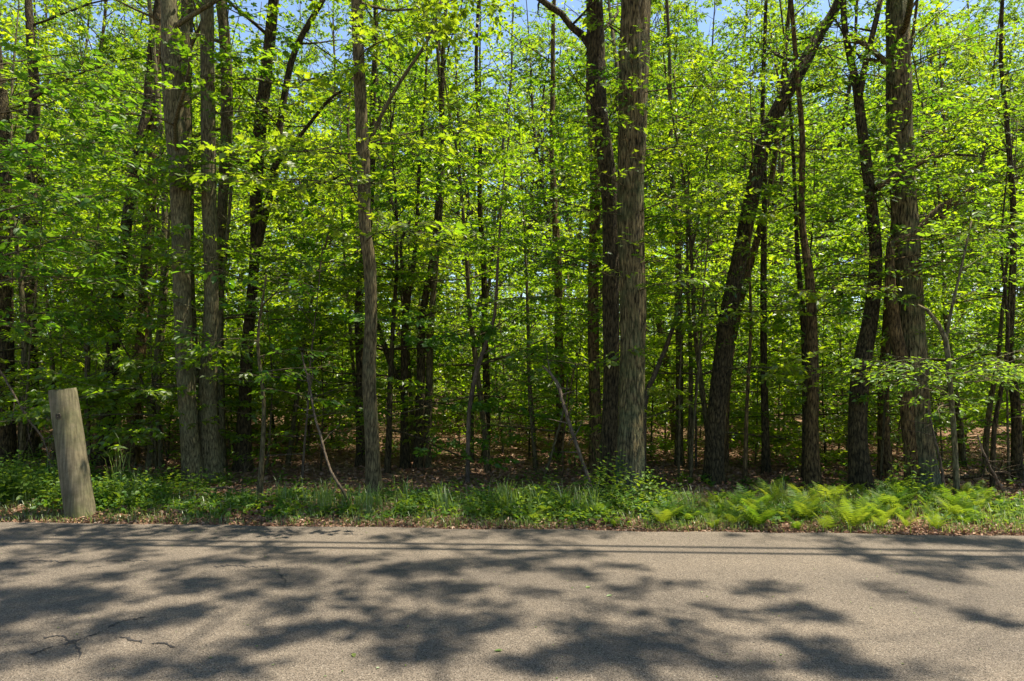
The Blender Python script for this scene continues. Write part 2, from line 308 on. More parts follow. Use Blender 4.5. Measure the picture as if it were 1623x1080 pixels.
# ---------------------------------------------------------------- tree growing
def spray(rng, B, L, p0, az, el, length, rad, leaf, flat=.12, droop=-.02, dens=1.0, tilt=.35, sub_sp=.34, twigtube=False, cbias=0.0, cl=7):
    """one limb with side branches and leafy twigs; leaves lie roughly in the plane of the spray"""
    n = max(5, int(length/.3)); P = [np.array(p0, float)]; a, e = az, el; st = length/n
    for q in range(n):
        a += rng.normal(0, .13); e += droop*st/.3+rng.normal(0, .06)
        P.append(P[-1]+st*np.array([math.sin(a)*math.cos(e), math.cos(a)*math.cos(e), math.sin(e)]))
    P = np.array(P); rr = rad*np.linspace(1, .18, n+1)**.8
    B.add(P, rr, 5 if rad < .04 else 8)
    m = max(3, int(length*.8/sub_sp)); side = rng.choice([-1, 1])
    for q in range(m):
        t = .20+.80*(q+rng.uniform(0, .7))/m; side = -side; f = min(t, .999)*n; ii = int(f); p = P[ii]*(1-f+ii)+P[ii+1]*(f-ii)
        d = P[ii+1]-P[ii]; a0 = math.atan2(d[0], d[1])
        sl = length*(.50*(1.12-t)+.12)*rng.uniform(.7, 1.25); sa = a0+side*rng.uniform(.6, 1.15); se = rng.normal(0, flat)+.05
        if q == m-1: sa = a0; 
        ns = max(3, int(sl/.22)); SP = [p]
        for k2 in range(ns):
            sa += rng.normal(0, .12)-side*.04; se += rng.normal(0, .05)+droop*.6
            SP.append(SP[-1]+sl/ns*np.array([math.sin(sa)*math.cos(se), math.cos(sa)*math.cos(se), math.sin(se)]))
        SP = np.array(SP); B.add(SP, np.linspace(max(.004, rr[ii]*.45), .0025, ns+1), 4 if rad > .02 else 3, cap=False)
        nt_ = max(2, int(sl/.16*dens*rng.uniform(.7, 1.3))); tt = rng.uniform(.12, 1, nt_); g = tt*ns; gi = np.minimum(g.astype(int), ns-1)
        base = SP[gi]+(g-gi)[:, None]*(SP[gi+1]-SP[gi])
        ta = sa+rng.choice([-1, 1], nt_)*rng.uniform(.3, 1.2, nt_); te = rng.normal(-.05, flat+.08, nt_); tl = rng.uniform(.16, .42, nt_)
        td = np.stack([np.sin(ta)*np.cos(te), np.cos(ta)*np.cos(te), np.sin(te)], -1)
        if twigtube:
            for b0, d0, l0 in zip(base, td, tl): B.add(np.array([b0, b0+d0*l0*.5+[0, 0, .01], b0+d0*l0]), [.0035, .0028, .0015], 3, cap=False)
        s_ = np.linspace(.15, 1, cl)[None, :]; off = base[:, None]+td[:, None]*(tl[:, None]*s_)[..., None]
        sd = np.where(np.arange(cl) % 2 == 0, 1, -1)[None, :]*rng.uniform(.5, 1.2, (nt_, cl)); sd[:, -1] = rng.normal(0, .2, nt_)
        la = ta[:, None]+sd; le = te[:, None]+rng.normal(-.22, .22, (nt_, cl))
        D = np.stack([np.sin(la)*np.cos(le), np.cos(la)*np.cos(le), np.sin(le)], -1).reshape(-1, 3)
        N = np.array([0, 0, 1.0])+rng.normal(0, tilt, (nt_*cl, 3))
        cb = rng.uniform(-.12, .12)
        L.add(off.reshape(-1, 3)+rng.normal(0, .015, (nt_*cl, 3)), D, N, leaf*rng.uniform(.65, 1.2, nt_*cl), np.clip(rng.beta(2, 2, nt_*cl)+cb+cbias, 0, 1))
    return P
def extend(path, rng, ztop, drift=.06):
    """continue a stem above what the photo shows"""
    P = [np.array(p) for p in path]; d = unit(P[-1]-P[-2]); d[:2] *= .6
    while P[-1][2] < ztop:
        d = unit(d+np.array([*rng.normal(0, drift, 2), .12])); P.append(P[-1]+d*1.2)
    return np.array(P)

def kind_tree(name, seed, H, r0, c0, nl, ll, leaf, mat, bark, el=(.2, .9), flat=.25, droop=.01, dens=1., tilt=.5, tpl=DIAM, cl=7, lean=.02, ssp=.34, cone=False):
    """a free-standing tree at the origin, used by copies"""
    rg = np.random.RandomState(seed); root = empty(name, (0, 0, 0))
    P = [np.array([0, 0, -.15])]; d = np.array([rg.normal(0, lean), rg.normal(0, lean), 1.0])
    while P[-1][2] < H: d = unit(d+np.array([rg.normal(0, .035), rg.normal(0, .035), .08])); P.append(P[-1]+d*(H/16))
    P = np.array(P); P = catmull(P, .4); rad = r0*(1-.9*(P[:, 2]/H).clip(0, 1)**.9)
    T = Tubes(); T.add(P, rad, 9, rg, .05, flare=.25); B = T; L = Leaves()
    for q in range(nl):
        t = (q+rg.uniform(0, 1))/nl; z = c0+(H*.97-c0)*t; ii = int(np.argmin(abs(P[:, 2]-z)))
        prof = (1.2-.95*t) if cone else (math.sin(PI*(.18+.80*t))**.7); l_ = ll*prof*rg.uniform(.65, 1.25)
        e = el[0]+(el[1]-el[0])*t+rg.normal(0, .12)
        spray(rg, B, L, P[ii], rg.uniform(0, 2*PI), e, l_, max(.008, rad[ii]*.38), leaf, flat, droop, dens, tilt, ssp, cl=cl)
    T.build('trunk', bark, root); L.build('crown', tpl, mat, root)
    print(name, L.count()); return root, L.count()
# ---------------------------------------------------------------- traced trees: (name, label, bark, depth row, [(px, py, width px)...], top height, crown start, limbs, limb length, leaf template, leaf size)
def traced(name, label, bark, by, path, top=16, c0=5, nl=16, ll=2.6, tpl=DIAM, leaf=.10, mat='leaf', limbs=(), low=(), seed=1, dens=1.05, flare=.55, group=None, cat='tree', el=(.25, 1.0), forks=(), tilt=.5, sides=20):
    rg = np.random.RandomState(seed); x0, Y = foot(path[0][0], by); leaf *= .74; dens *= 1.2
    g = ground(x0, Y); pts = [np.array([x0, Y, g-.12, path[0][2]/F*Y/2])]
    dy = 0.0
    for (px, py, wd) in path[1:]:
        pts.append(np.array([*up(px, py, Y+dy), wd/F*(Y+dy)/2])); dy += rg.normal(0, .05)
    root = empty(name, (x0, Y, g)); org = (x0, Y, g)
    seen = len(pts)
    top = min(top, 11.5+rg.uniform(0, 1.5)) if top else 0; nl = int(nl*.5)
    if top > pts[-1][2]:
        ex = extend([p[:3] for p in pts[-2:]], rg, top)[2:]
        r1 = pts[-1][3]
        for q, p in enumerate(ex): pts.append(np.array([*p, r1*(1-.92*(q+1)/len(ex))]))
    P4 = catmull(pts, .12 if sides > 12 else .2); P = P4[:, :3]; rad = np.maximum(P4[:, 3], .004)
    T = Tubes(); T.add(P, rad, sides, rg, .035, flare=flare)
    def mk(lst, nm):
        for lp in lst:
            pw = [np.array([*up(a, b, Y+(c[1] if isinstance(c, tuple) else 0)), (c[0] if isinstance(c, tuple) else c)/F*Y/2]) for a, b, c in lp]
            pw = catmull(pw, .12); t2 = Tubes(); t2.add(pw[:, :3], np.maximum(pw[:, 3], .003), 8, rg, .04)
            ob = t2.build(nm, M[bark], root, origin=org); ob.location = (0, 0, 0)
            q0 = max(2, int(len(pw)*.35))
            for q in range(q0, len(pw), 3):
                spray(rg, B, L, pw[q, :3], rg.uniform(0, 6.28), rg.uniform(-.1, .6), rg.uniform(.5, 1.3), max(.005, pw[q, 3]*.4), leaf, .25, 0, dens, tilt, .25)
    B = T; L = Leaves()
    mk(limbs, 'limb'); mk(forks, 'limb')
    for q in range(nl):
        t = (q+rg.uniform(0, 1))/nl; z = c0+(P[-1, 2]*.98-c0)*t; ii = int(np.argmin(abs(P[:, 2]-z)))
        prof = math.sin(PI*(.2+.78*t))**.6
        spray(rg, B, L, P[ii], rg.uniform(0, 2*PI), el[0]+(el[1]-el[0])*t+rg.normal(0, .15), ll*prof*rg.uniform(.7, 1.3), max(.008, rad[ii]*.33), leaf, .28, .01, dens*1.2, tilt)
    if path[0][2] >= 13:
        for q in range(7 if Y < 12 else 4):               # leafy shoots and small side branches on the stem
            ii = int(np.argmin(abs(P[:, 2]-rg.uniform(2.5, 6.6)))); spray(rg, B, L, P[ii], R(180+rg.uniform(-115, 115)), rg.uniform(-.1, .35), rg.uniform(.6, 1.9), .011, leaf, .13, -.03, dens, .38, .24, twigtube=Y < 10.5)
    for (px, py, az, e, ln) in low:                   # low leafy branches seen in the photo: pixel on the trunk, azimuth, elevation, length
        p = up(px, py, Y); spray(rg, B, L, p, R(az), e, ln, .012, leaf, .15, -.03, 1.2, .35, .22, twigtube=Y < 11)
    tr = T.build('trunk', M[bark], root, origin=org); tr.location = (0, 0, 0)
    if L.P: c = L.build('crown', tpl, M[mat], root, origin=org); c.location = (0, 0, 0)
    tag(root, label, cat, group); return root

Tz = []
def T_(*a, **k): Tz.append((a, k))
T_('oak_tree', 'big furrowed grey brown oak trunk, the thickest near the verge', 'oakbark', 788, [(997, 788, 47), (999, 700, 42), (1002, 600, 39), (1003, 480, 40), (1000, 300, 41), (1004, 150, 46), (1008, 0, 47)],
   top=18, c0=6.6, nl=13, ll=3.4, tpl=OAK, leaf=.13, seed=11, low=[(1005, 420, 120, .1, .5), (1000, 390, 190, .1, .6), (995, 300, 215, .2, .8), (1010, 280, 160, .1, .7), (1000, 170, 185, .2, .8), (995, 440, 235, .0, .6), (1000, 345, 250, .2, .5), (1015, 250, 90, .2, .6), (1000, 215, 270, .1, .7), (990, 130, 260, .4, .6), (1003, 560, 200, .1, .3), (1000, 60, 240, .4, .6)], flare=.28, sides=40)
T_('oak_tree', 'near-black trunk close behind the left edge of the thickest oak, curved limb at its top', 'darkbark', 779, [(962, 779, 30), (966, 690, 26), (969, 600, 25), (968, 480, 27), (967, 320, 27), (950, 180, 26), (945, 80, 27), (942, 0, 26)],
   top=17, c0=6.5, nl=12, ll=3, tpl=OAK, leaf=.12, seed=12, forks=[[(938, 75, 16), (925, 58, 13), (905, 42, 11), (890, 22, 10), (868, 8, 10), (845, -10, 9)]], low=[(950, 200, 300, .2, .8), (965, 420, 260, .1, .8)])
T_('oak_tree', 'brown trunk behind the left side of the black oak, partly hidden by leaves', 'redbark', 752, [(944, 752, 22), (943, 640, 19), (940, 500, 18), (943, 300, 16), (936, 150, 15)], top=15, nl=12, seed=13, low=[(940, 400, 270, .1, 1.8), (942, 470, 180, .1, 1.4)])
T_('maple_tree', 'pale grey brown trunk, left of the two that touch at the foot', 'paleb', 770, [(308, 770, 32), (300, 690, 28), (294, 600, 27), (288, 450, 26), (285, 300, 28), (274, 150, 30), (267, 0, 24)],
   top=16, c0=4.7, nl=12, ll=2.8, tpl=MAPLE, leaf=.12, seed=21, low=[(276, 160, 225, .15, 1.4), (270, 120, 180, .1, 1.2), (280, 100, 120, .2, 1.1)])
T_('maple_tree', 'mottled trunk with a flared foot, right of the two that touch at the foot', 'paleb', 766, [(336, 766, 36), (330, 680, 30), (330, 600, 27), (335, 470, 22), (331, 300, 22), (329, 100, 21), (328, 0, 20)],
   top=16, c0=5, nl=13, ll=2.6, tpl=MAPLE, leaf=.11, seed=22, low=[(333, 560, 140, .05, 1.0), (333, 600, 100, -.1, .9), (332, 260, 150, .1, 1.0), (330, 180, 90, .1, 1.0)])
T_('maple_tree', 'brown trunk showing above and behind the left grey trunk', 'midb', 748, [(318, 748, 22), (308, 600, 18), (300, 450, 16), (298, 300, 17), (294, 150, 19), (297, 0, 18)], top=16, nl=12, seed=23)
T_('maple_tree', 'slim grey trunk directly behind the mottled one, curving apart from it higher up', 'midb', 746, [(349, 746, 18), (348, 600, 15), (347, 450, 14), (352, 340, 15), (360, 190, 18), (356, 60, 17), (350, 0, 15)], top=15, nl=10, seed=24, low=[(352, 500, 90, .1, 1.2)])
T_('maple_tree', 'dark trunk right of the touching pair that splits into two leaning stems halfway up', 'darkbark', 746, [(385, 746, 28), (388, 640, 20), (393, 540, 18), (404, 400, 16), (408, 250, 20), (423, 110, 18), (434, 0, 16)], top=15, nl=11, seed=25,
   limbs=[[(401, 420, 13), (420, 340, 13), (434, 280, 11), (448, 170, 11), (468, 80, 10), (515, -5, 8)], [(420, 330, 6), (470, 300, 5), (520, 288, 4), (555, 270, 3)], [(432, 270, 6), (480, 210, 6), (520, 160, 5), (548, 140, 4)]], low=[(392, 560, 90, .1, 1.4), (400, 450, 120, .1, 1.4)])
T_('tree', 'leaning ridged trunk between the cut timber post and the yellow-lit stem', 'darkbark', 736, [(163, 736, 28), (172, 640, 22), (184, 503, 19), (200, 360, 17), (222, 230, 16), (234, 170, 14), (240, 80, 12)], top=14, nl=12, seed=26, low=[(190, 450, 270, .1, 1.4)])
T_('tree', 'yellow-brown stem with loose bark left of the pale twin trunks', 'redbark', 738, [(207, 738, 24), (214, 640, 19), (228, 490, 18), (234, 380, 17), (243, 240, 18), (248, 150, 14)], top=14, nl=12, seed=27, low=[(232, 420, 220, .1, 1.2)])
T_('tree', 'thin grey stem just left of the pale twin trunks', 'paleb', 738, [(241, 738, 16), (249, 600, 14), (258, 480, 12), (262, 380, 11), (258, 250, 9)], top=12, nl=10, seed=28)
T_('tree', 'dark thick trunk at the very left edge of the wood', 'darkbark', 742, [(6, 742, 34), (8, 600, 26), (6, 450, 24), (5, 200, 20)], top=14, nl=12, seed=29, c0=3, low=[(8, 480, 90, .1, 1.5)])
T_('tree', 'dark trunk second from the left edge, behind tall weeds', 'darkbark', 728, [(50, 728, 26), (48, 600, 22), (46, 450, 20), (50, 250, 18)], top=15, nl=14, seed=30, c0=3, low=[(47, 500, 90, 0, 1.8)])
T_('maple_tree', 'straight slender trunk standing alone left of centre', 'midb', 793, [(594, 793, 25), (590, 700, 22), (585, 600, 21), (588, 500, 19), (586, 420, 20), (578, 360, 19), (576, 260, 22), (571, 150, 19), (567, 60, 18), (565, 0, 17)],
   top=15, c0=6.2, nl=26, ll=3.6, tpl=MAPLE, leaf=.13, seed=31, forks=[[(577, 275, 6), (581, 270, 7), (585, 273, 8)], [(576, 262, 9), (590, 215, 7), (628, 140, 6), (680, 60, 5), (700, 0, 4)]], low=[(577, 300, 180, .1, .6)])
T_('tree', 'dark stem directly behind the lone slender trunk', 'darkbark', 740, [(572, 740, 15), (571, 600, 13), (569, 480, 13), (586, 330, 12), (592, 150, 10)], top=14, nl=12, seed=32)
T_('tree', 'forked dark tree with crooked limb leaning left, right of the lone slender trunk', 'darkbark', 743, [(642, 743, 16), (641, 640, 12), (643, 500, 12), (655, 420, 8), (660, 360, 6)], top=11, c0=3, nl=14, seed=33, ll=2.0, limbs=[[(640, 620, 9), (625, 590, 9), (608, 545, 9), (598, 510, 5)], [(643, 485, 7), (638, 430, 6), (636, 385, 5), (650, 350, 4)]])
T_('tree', 'left stem of the close dark pair in the middle distance', 'darkbark', 743, [(664, 743, 18), (667, 600, 14), (670, 500, 12), (690, 380, 10), (700, 200, 8)], top=13, nl=12, seed=34)
T_('tree', 'right stem of the close dark pair in the middle distance', 'midb', 741, [(676, 741, 14), (680, 620, 12), (684, 500, 10), (700, 300, 8)], top=12, nl=10, seed=35)
T_('tree', 'trunk leaning right across the sky gap, right of the thickest oak', 'darkbark', 766, [(1130, 766, 30), (1133, 690, 28), (1142, 600, 29), (1154, 500, 27), (1172, 410, 25), (1188, 330, 24), (1210, 230, 23), (1240, 160, 22), (1268, 112, 21), (1296, 60, 17), (1330, 0, 14)],
   top=12, c0=5.8, nl=12, ll=2.8, tpl=OAK, leaf=.11, seed=41, low=[(1160, 470, 200, .1, 1.2), (1185, 350, 160, .1, 1.3), (1200, 270, 200, .2, 1.3), (1235, 170, 150, .1, 1.6)])
T_('tree', 'thinner brown stem rising behind the right-leaning trunk', 'redbark', 748, [(1148, 748, 14), (1152, 600, 13), (1175, 470, 12), (1200, 380, 11), (1222, 290, 9)], top=12, nl=11, seed=42)
T_('tree', 'straight thin pole tree with dark bark, right of the leaning trunk', 'darkbark', 752, [(1215, 752, 13), (1211, 600, 11), (1210, 450, 10), (1212, 300, 8)], top=12, nl=12, seed=43)
T_('tree', 'right stem of the dark upright pair between leaning trunk and far right oaks', 'redbark', 770, [(1288, 770, 24), (1287, 680, 19), (1289, 600, 17), (1284, 450, 15), (1271, 350, 10)], top=10, c0=3.6, nl=11, ll=2, seed=44, low=[(1282, 430, 150, .1, 1.2)])
T_('tree', 'left slimmer stem of the dark upright pair right of the leaning trunk', 'darkbark', 762, [(1277, 762, 13), (1277, 640, 11), (1274, 520, 10), (1264, 400, 7)], top=9, c0=3.4, nl=9, ll=1.8, seed=45)
T_('oak_tree', 'black slightly leaning trunk with winding upper limbs, left of the stoutest far right oak', 'darkbark', 775, [(1366, 775, 34), (1359, 690, 28), (1365, 590, 27), (1382, 490, 22), (1388, 400, 19), (1378, 300, 17), (1368, 220, 16), (1358, 140, 13), (1345, 80, 10), (1337, 20, 9)],
   top=11, c0=5, nl=9, ll=2.4, tpl=OAK, leaf=.11, seed=46, limbs=[[(1363, 150, 11), (1372, 100, 10), (1384, 50, 9), (1396, 0, 8)], [(1388, 300, 7), (1420, 283, 6), (1455, 262, 5), (1500, 245, 4), (1550, 248, 3)], [(1362, 90, 7), (1380, 95, 6), (1402, 100, 6)]], low=[(1375, 350, 200, .1, 1.2)])
T_('oak_tree', 'stoutest dark oak at the right, dividing light from a bent bare limb', 'oakbark', 776, [(1467, 776, 44), (1456, 700, 42), (1448, 600, 42), (1442, 480, 40), (1434, 350, 37), (1426, 220, 36), (1424, 100, 35), (1424, 0, 34)],
   top=17, c0=6.4, nl=12, ll=3.2, tpl=OAK, leaf=.11, seed=47, forks=[[(1425, 110, 12), (1400, 95, 9), (1370, 70, 8), (1345, 55, 6)]], low=[(1435, 440, 180, .2, 1.0), (1430, 210, 200, .2, .8), (1430, 160, 90, .2, 1.2)], sides=30)
T_('tree', 'crooked brown trunk in front of the stoutest right oak, bent dark limb to the right', 'redbark', 778, [(1449, 778, 22), (1441, 690, 21), (1431, 590, 21), (1417, 510, 18), (1410, 430, 14), (1412, 385, 12)], top=0, nl=0, seed=48,
   limbs=[[(1412, 388, 11), (1425, 378, 11), (1448, 372, 10), (1468, 350, 9), (1490, 328, 9), (1515, 316, 8), (1543, 296, 4)], [(1390, 298, 8), (1412, 282, 8), (1450, 262, 6), (1480, 245, 5)]], low=[(1415, 440, 160, .1, 1.0), (1412, 400, 220, .2, .9)])
T_('tree', 'brown stem left of the stoutest right oak, in its shade', 'redbark', 758, [(1404, 758, 20), (1400, 640, 17), (1406, 520, 14), (1412, 400, 10)], top=9, c0=3, nl=9, ll=1.8, seed=49)
T_('sapling', 'pale crooked sapling right of the stoutest oak, forked at head height', 'paleb', 795, [(1518, 795, 10), (1512, 690, 8), (1505, 600, 8), (1499, 540, 8), (1488, 515, 7), (1470, 492, 5), (1455, 484, 4)], top=0, nl=0, seed=50, tpl=OVATE, leaf=.10, mat='nearleaf', limbs=[[(1499, 540, 5), (1508, 490, 5), (1522, 430, 4), (1540, 350, 3)]], sides=8,
   low=[(1503, 628, 262, .35, 1.4), (1504, 618, 235, .3, 1.3), (1502, 590, 250, .25, 1.3), (1504, 600, 120, .3, 1.2), (1503, 635, 205, .2, 1.0), (1503, 600, 90, .25, 1.1), (1503, 620, 255, .25, 1.0), (1505, 610, 100, .25, .8), (1505, 600, 225, .3, 1.0), (1500, 570, 270, .1, .9), (1505, 600, 75, .2, .9), (1506, 600, 180, .3, .7), (1500, 590, 130, .3, .9), (1505, 640, 230, .0, .8)], flare=.1)
T_('sapling', 'forked pale sapling rising beside the timber post', 'twig', 738, [(141, 738, 9), (138, 640, 8), (139, 560, 8), (136, 545, 7), (122, 490, 5), (112, 440, 4)], top=0, nl=0, seed=51, tpl=OVATE, leaf=.10, mat='nearleaf', limbs=[[(139, 555, 5), (142, 500, 4), (150, 420, 3), (158, 330, 2)], [(124, 495, 3), (160, 470, 3), (190, 440, 2)]], sides=8, flare=.1,
   low=[(115, 440, 280, .2, 1.2), (150, 400, 60, .2, 1.0), (118, 450, 200, .2, 1.0)])
T_('sapling', 'thin sapling leaning right with a pale foot on bare leaf litter, centre', 'twig', 765, [(741, 765, 8), (742, 700, 7), (744, 650, 7), (755, 590, 7), (772, 540, 6), (784, 500, 5), (790, 400, 4)], top=5, c0=1.8, nl=14, ll=1.0, seed=52, sides=8, flare=.2)
T_('sapling', 'slim stem leaning right from behind the right side of the thickest oak', 'twig', 752, [(1020, 752, 8), (1022, 640, 8), (1035, 600, 8), (1058, 545, 7), (1072, 500, 6), (1080, 460, 5)], top=6, c0=2.6, nl=12, ll=1.3, seed=53, sides=8)
T_('tree', 'pole tree in the gap midway between the thickest oak and the leaning trunk', 'midb', 738, [(1076, 738, 14), (1077, 620, 12), (1076, 500, 12), (1074, 380, 9)], top=12, c0=3, nl=14, seed=54)
T_('sapling', 'hair-thin wavy sapling left of the leaning trunk', 'midb', 768, [(1094, 768, 5), (1098, 690, 4), (1106, 600, 4), (1112, 520, 4), (1114, 470, 3)], top=4.5, c0=1.6, nl=12, ll=.8, seed=55, sides=6)
T_('sapling', 'thin straight sapling between the leaning trunk and the pole tree', 'redbark', 768, [(1180, 768, 8), (1184, 640, 6), (1190, 520, 5)], top=6, c0=2.2, nl=14, ll=1.1, seed=56, sides=8)
T_('tree', 'brown trunk with pale patches left of the brown-black oak pair', 'redbark', 732, [(885, 732, 18), (888, 640, 15), (886, 560, 14), (884, 420, 12)], top=13, c0=3, nl=14, seed=57)
T_('tree', 'dark upright trunk midway between lone slender trunk and thickest oak', 'darkbark', 728, [(770, 728, 14), (771, 620, 12), (768, 520, 10)], top=13, c0=3.5, nl=14, seed=58)
T_('sapling', 'dark thin sapling far right beside the fern clump', 'darkbark', 775, [(1572, 775, 8), (1576, 680, 7), (1590, 600, 6), (1598, 520, 5)], top=5, c0=1.4, nl=16, ll=1.3, seed=59, sides=8)
T_('tree', 'dark trunk at the right edge of the wood', 'darkbark', 760, [(1612, 760, 16), (1610, 650, 14), (1600, 560, 12), (1604, 460, 10)], top=9, c0=2.5, nl=14, seed=60)
nleaf = 0
for a, k in Tz: traced(*a, **k)

# leafy young trees whose sprays stand in front, near the verge
def near_bush(px, py, H, seed, label, nl=12, ll=1.2, leaf=.10, tpl=OVATE, mat='nearleaf', c0=.8, r0=.022, name='sapling', lean=.05, bark='midb', group=None):
    x, Y = foot(px, py); rt, _ = kind_tree(name, seed, H, r0, c0, nl, ll, leaf, M[mat], M[bark], (0.0, .6), .12, -.01, 1.1, .35, tpl, 7, lean, .2)
    rt.location = (x, Y, ground(x, Y)); tag(rt, label, name.replace('_', ' '), group); return rt
near_bush(28, 765, 5.6, 301, 'broad-leaved sapling with pale drooping leaves at the left edge', nl=24, ll=1.7, c0=2.2, leaf=.11)
def edge_sapling(x, y, specs, seed, label, H=5.5, bark='midb', leaf=.12):
    rg = np.random.RandomState(seed); rt = empty('sapling', (x, y, ground(x, y))); P = catmull([np.array([0, 0, -.1]), np.array([.05, .05, H*.4]), np.array([-.05, .1, H*.7]), np.array([.1, 0, H])], .2)
    T = Tubes(); T.add(P, np.linspace(.04, .012, len(P)), 8, rg, .05, flare=.2); L = Leaves()
    for z, az, e, ln in specs:
        ii = int(np.argmin(abs(P[:, 2]-z))); spray(rg, T, L, P[ii], R(az), e, ln, .013, leaf, .12, -.045, 1.0, .4, .22, twigtube=True, cl=6)
    T.build('trunk', M[bark], rt); L.build('crown', OVATE, M['nearleaf'], rt); tag(rt, label, 'sapling'); return rt
edge_sapling(-6.6, 8.3, [(2.6, 80, .25, 1.5), (2.9, 110, .3, 1.7), (3.2, 60, .2, 1.4), (3.5, 95, .3, 1.9), (3.9, 120, .2, 1.6), (4.2, 75, .3, 1.9), (4.6, 100, .3, 1.7), (5.0, 85, .3, 1.6), (5.3, 50, .5, 1.2), (2.2, 100, .1, 1.1)], 311, 'sapling just beyond the left edge whose large pale leaves hang into view')
edge_sapling(-3.3, 8.9, [(1.6, 150, .1, .8), (1.9, 100, .2, .9), (2.1, 200, .1, .8), (1.4, 90, .0, .8), (2.4, 130, .3, .9), (1.7, 60, .2, .8), (2.6, 220, .4, .7)], 312, 'round-leaved young shrub in front of the dark forking trunk', H=2.9, leaf=.11)
near_bush(420, 752, 3.6, 302, 'dark green sapling with round leaves right of the touching pale trunks', nl=14, ll=1.1, c0=1.6)
near_bush(1395, 770, 5.2, 304, 'leafy sapling between the black trunk and the stoutest right oak', nl=16, ll=1.4, c0=2.6)
near_bush(1600, 770, 3.8, 305, 'low bushy sapling at the right edge', nl=20, ll=1.3, c0=.6)
near_bush(1075, 760, 5.0, 306, 'layered sapling right of the thickest oak', nl=16, ll=1.5, c0=1.8)
near_bush(850, 752, 2.2, 307, 'low dark green shrub left of the oak pair', nl=14, ll=.8, c0=.4)

def layered(px, py, H, seed, c0, nl, ll, label, bark='midb', mat='beech'):
    x, Y = foot(px, py); rt, _ = kind_tree('beech_tree', seed, H, .05, c0, nl, ll, .095, M[mat], M[bark], (-.02, .3), .05, -.014, 1.25, .34, DIAM, 9, .05, .28); rt.location = (x, Y, ground(x, Y)); tag(rt, label, 'tree'); return rt
layered(655, 735, 6.2, 321, 2.4, 18, 2.5, 'flat-branched young beech just right of the lone slender trunk')
layered(850, 742, 6.4, 322, 2.6, 20, 2.7, 'young beech with dark level sprays left of the brown trunk by the black oak')
layered(1095, 745, 6.6, 323, 2.0, 22, 2.4, 'young beech with level sprays between the thickest oak and the leaning trunk')
layered(1560, 752, 5.6, 324, 1.6, 20, 2.3, 'young beech with level sprays at the right end, behind the ferns')
layered(455, 738, 5.8, 325, 2.2, 18, 2.3, 'young beech with level sprays midway between the forking trunk and the lone slender trunk')
layered(85, 742, 5.4, 326, 1.6, 18, 2.2, 'young beech with level sprays behind the timber post')

# ---------------------------------------------------------------- the wood behind
canopy = [kind_tree('canopy_tree', 400+q, H, .17, 5.2, 32, 3.2, .125, M['leaf'], M[bk], (.2, 1.0), .3, .01, 1.35, .8, DIAM, 9, .03)[0] for q, (H, bk) in enumerate([(19, 'darkbark'), (17, 'midb'), (21, 'redbark'), (15, 'darkbark')])]
beech = [kind_tree('beech_tree', 500+q, H, .055, .8, 36, 2.4, .108, M['beech'], M[bk], (.0, .7), .11, -.012, 1.2, .55, DIAM, 9, .05, cone=True)[0] for q, (H, bk) in enumerate([(7, 'midb'), (8.5, 'paleb'), (6.2, 'darkbark'), (7.6, 'midb')])]
[ch for ch in beech[2].children if ch.name.startswith('crown')][0].data.materials[0] = M['nearleaf']
saps = [kind_tree('sapling', 600+q, H, .022, .3, 24, 1.25, .10, M['beech'], M[bk], (.05, .8), .12, -.01, 1.0, .32, DIAM, 7, .07)[0] for q, (H, bk) in enumerate([(3.6, 'midb'), (4.6, 'twig'), (2.8, 'darkbark')])]
used = set()
def place(proto, x, y, s, rz, label, cat, group):
    o = proto if proto.name not in used else copy_tree(proto)
    used.add(proto.name); used.add(o.name)
    o.location = (x, y, ground(x, y)); o.rotation_euler = (0, 0, rz); o.scale = (s, s, s*rgp.uniform(.92, 1.1)); tag(o, label, cat, group); return o
rgp = np.random.RandomState(5)
def scatter(n, ymin, ymax, mind, ex=(), margin=1.15, pw=1.0):
    out = []; t = 0
    while len(out) < n and t < n*60:
        t += 1; y = ymin+(ymax-ymin)*rgp.rand()**pw; x = rgp.uniform(-1, 1)*(.75*y*margin+1.5)
        if all((x-a)**2+(y-b)**2 > mind*mind for a, b in out) and all((x-a)**2+(y-b)**2 > r*r for a, b, r in ex): out.append((x, y))
    return out
SUNNY = [(-2.5, 19, 3.0), (4.5, 21, 3.2), (-10, 23, 3.6), (1, 29, 4.2), (11, 29, 4), (-16, 33, 4.5), (6.5, 14.5, 2.0), (-6, 14.8, 2.0), (-5, 38, 5), (15, 40, 5), (13, 20, 2.6), (0, 13.4, 1.8)]
GAPS = [(x+2.5+k*2.2, y+k*.3, r*.85) for x, y, r in SUNNY for k in (0, 1, 2)]; GAPB = [(x+k*1.7, y, r*.8) for x, y, r in SUNNY for k in (0, 1)]   # openings in the canopy let the sun reach the floor
for q, (x, y) in enumerate(scatter(18, 18, 33, 3.0, GAPS)+scatter(76, 33, 48, 2.6, GAPS)+scatter(60, 48, 68, 2.8)):
    place(canopy[q % 4], x, y, rgp.uniform(.85, 1.15)*float(np.interp(y, [15, 24, 34, 46, 60], [.62, .78, 1.1, 1.35, 1.55])), rgp.uniform(0, 6.28), 'tall slender forest tree far back in the wood with a high sunlit crown', 'tree', 'tall trees deep in the wood')
for q, (x, y) in enumerate(scatter(52, 11.2, 24, 1.5, GAPB)+scatter(50, 24, 48, 2.2, GAPB)):
    place(beech[q % 4], x, y, rgp.uniform(.75, 1.2), rgp.uniform(0, 6.28), 'understory tree with flat layered sprays of yellow green leaves inside the wood', 'tree', 'layered understory trees in the wood')
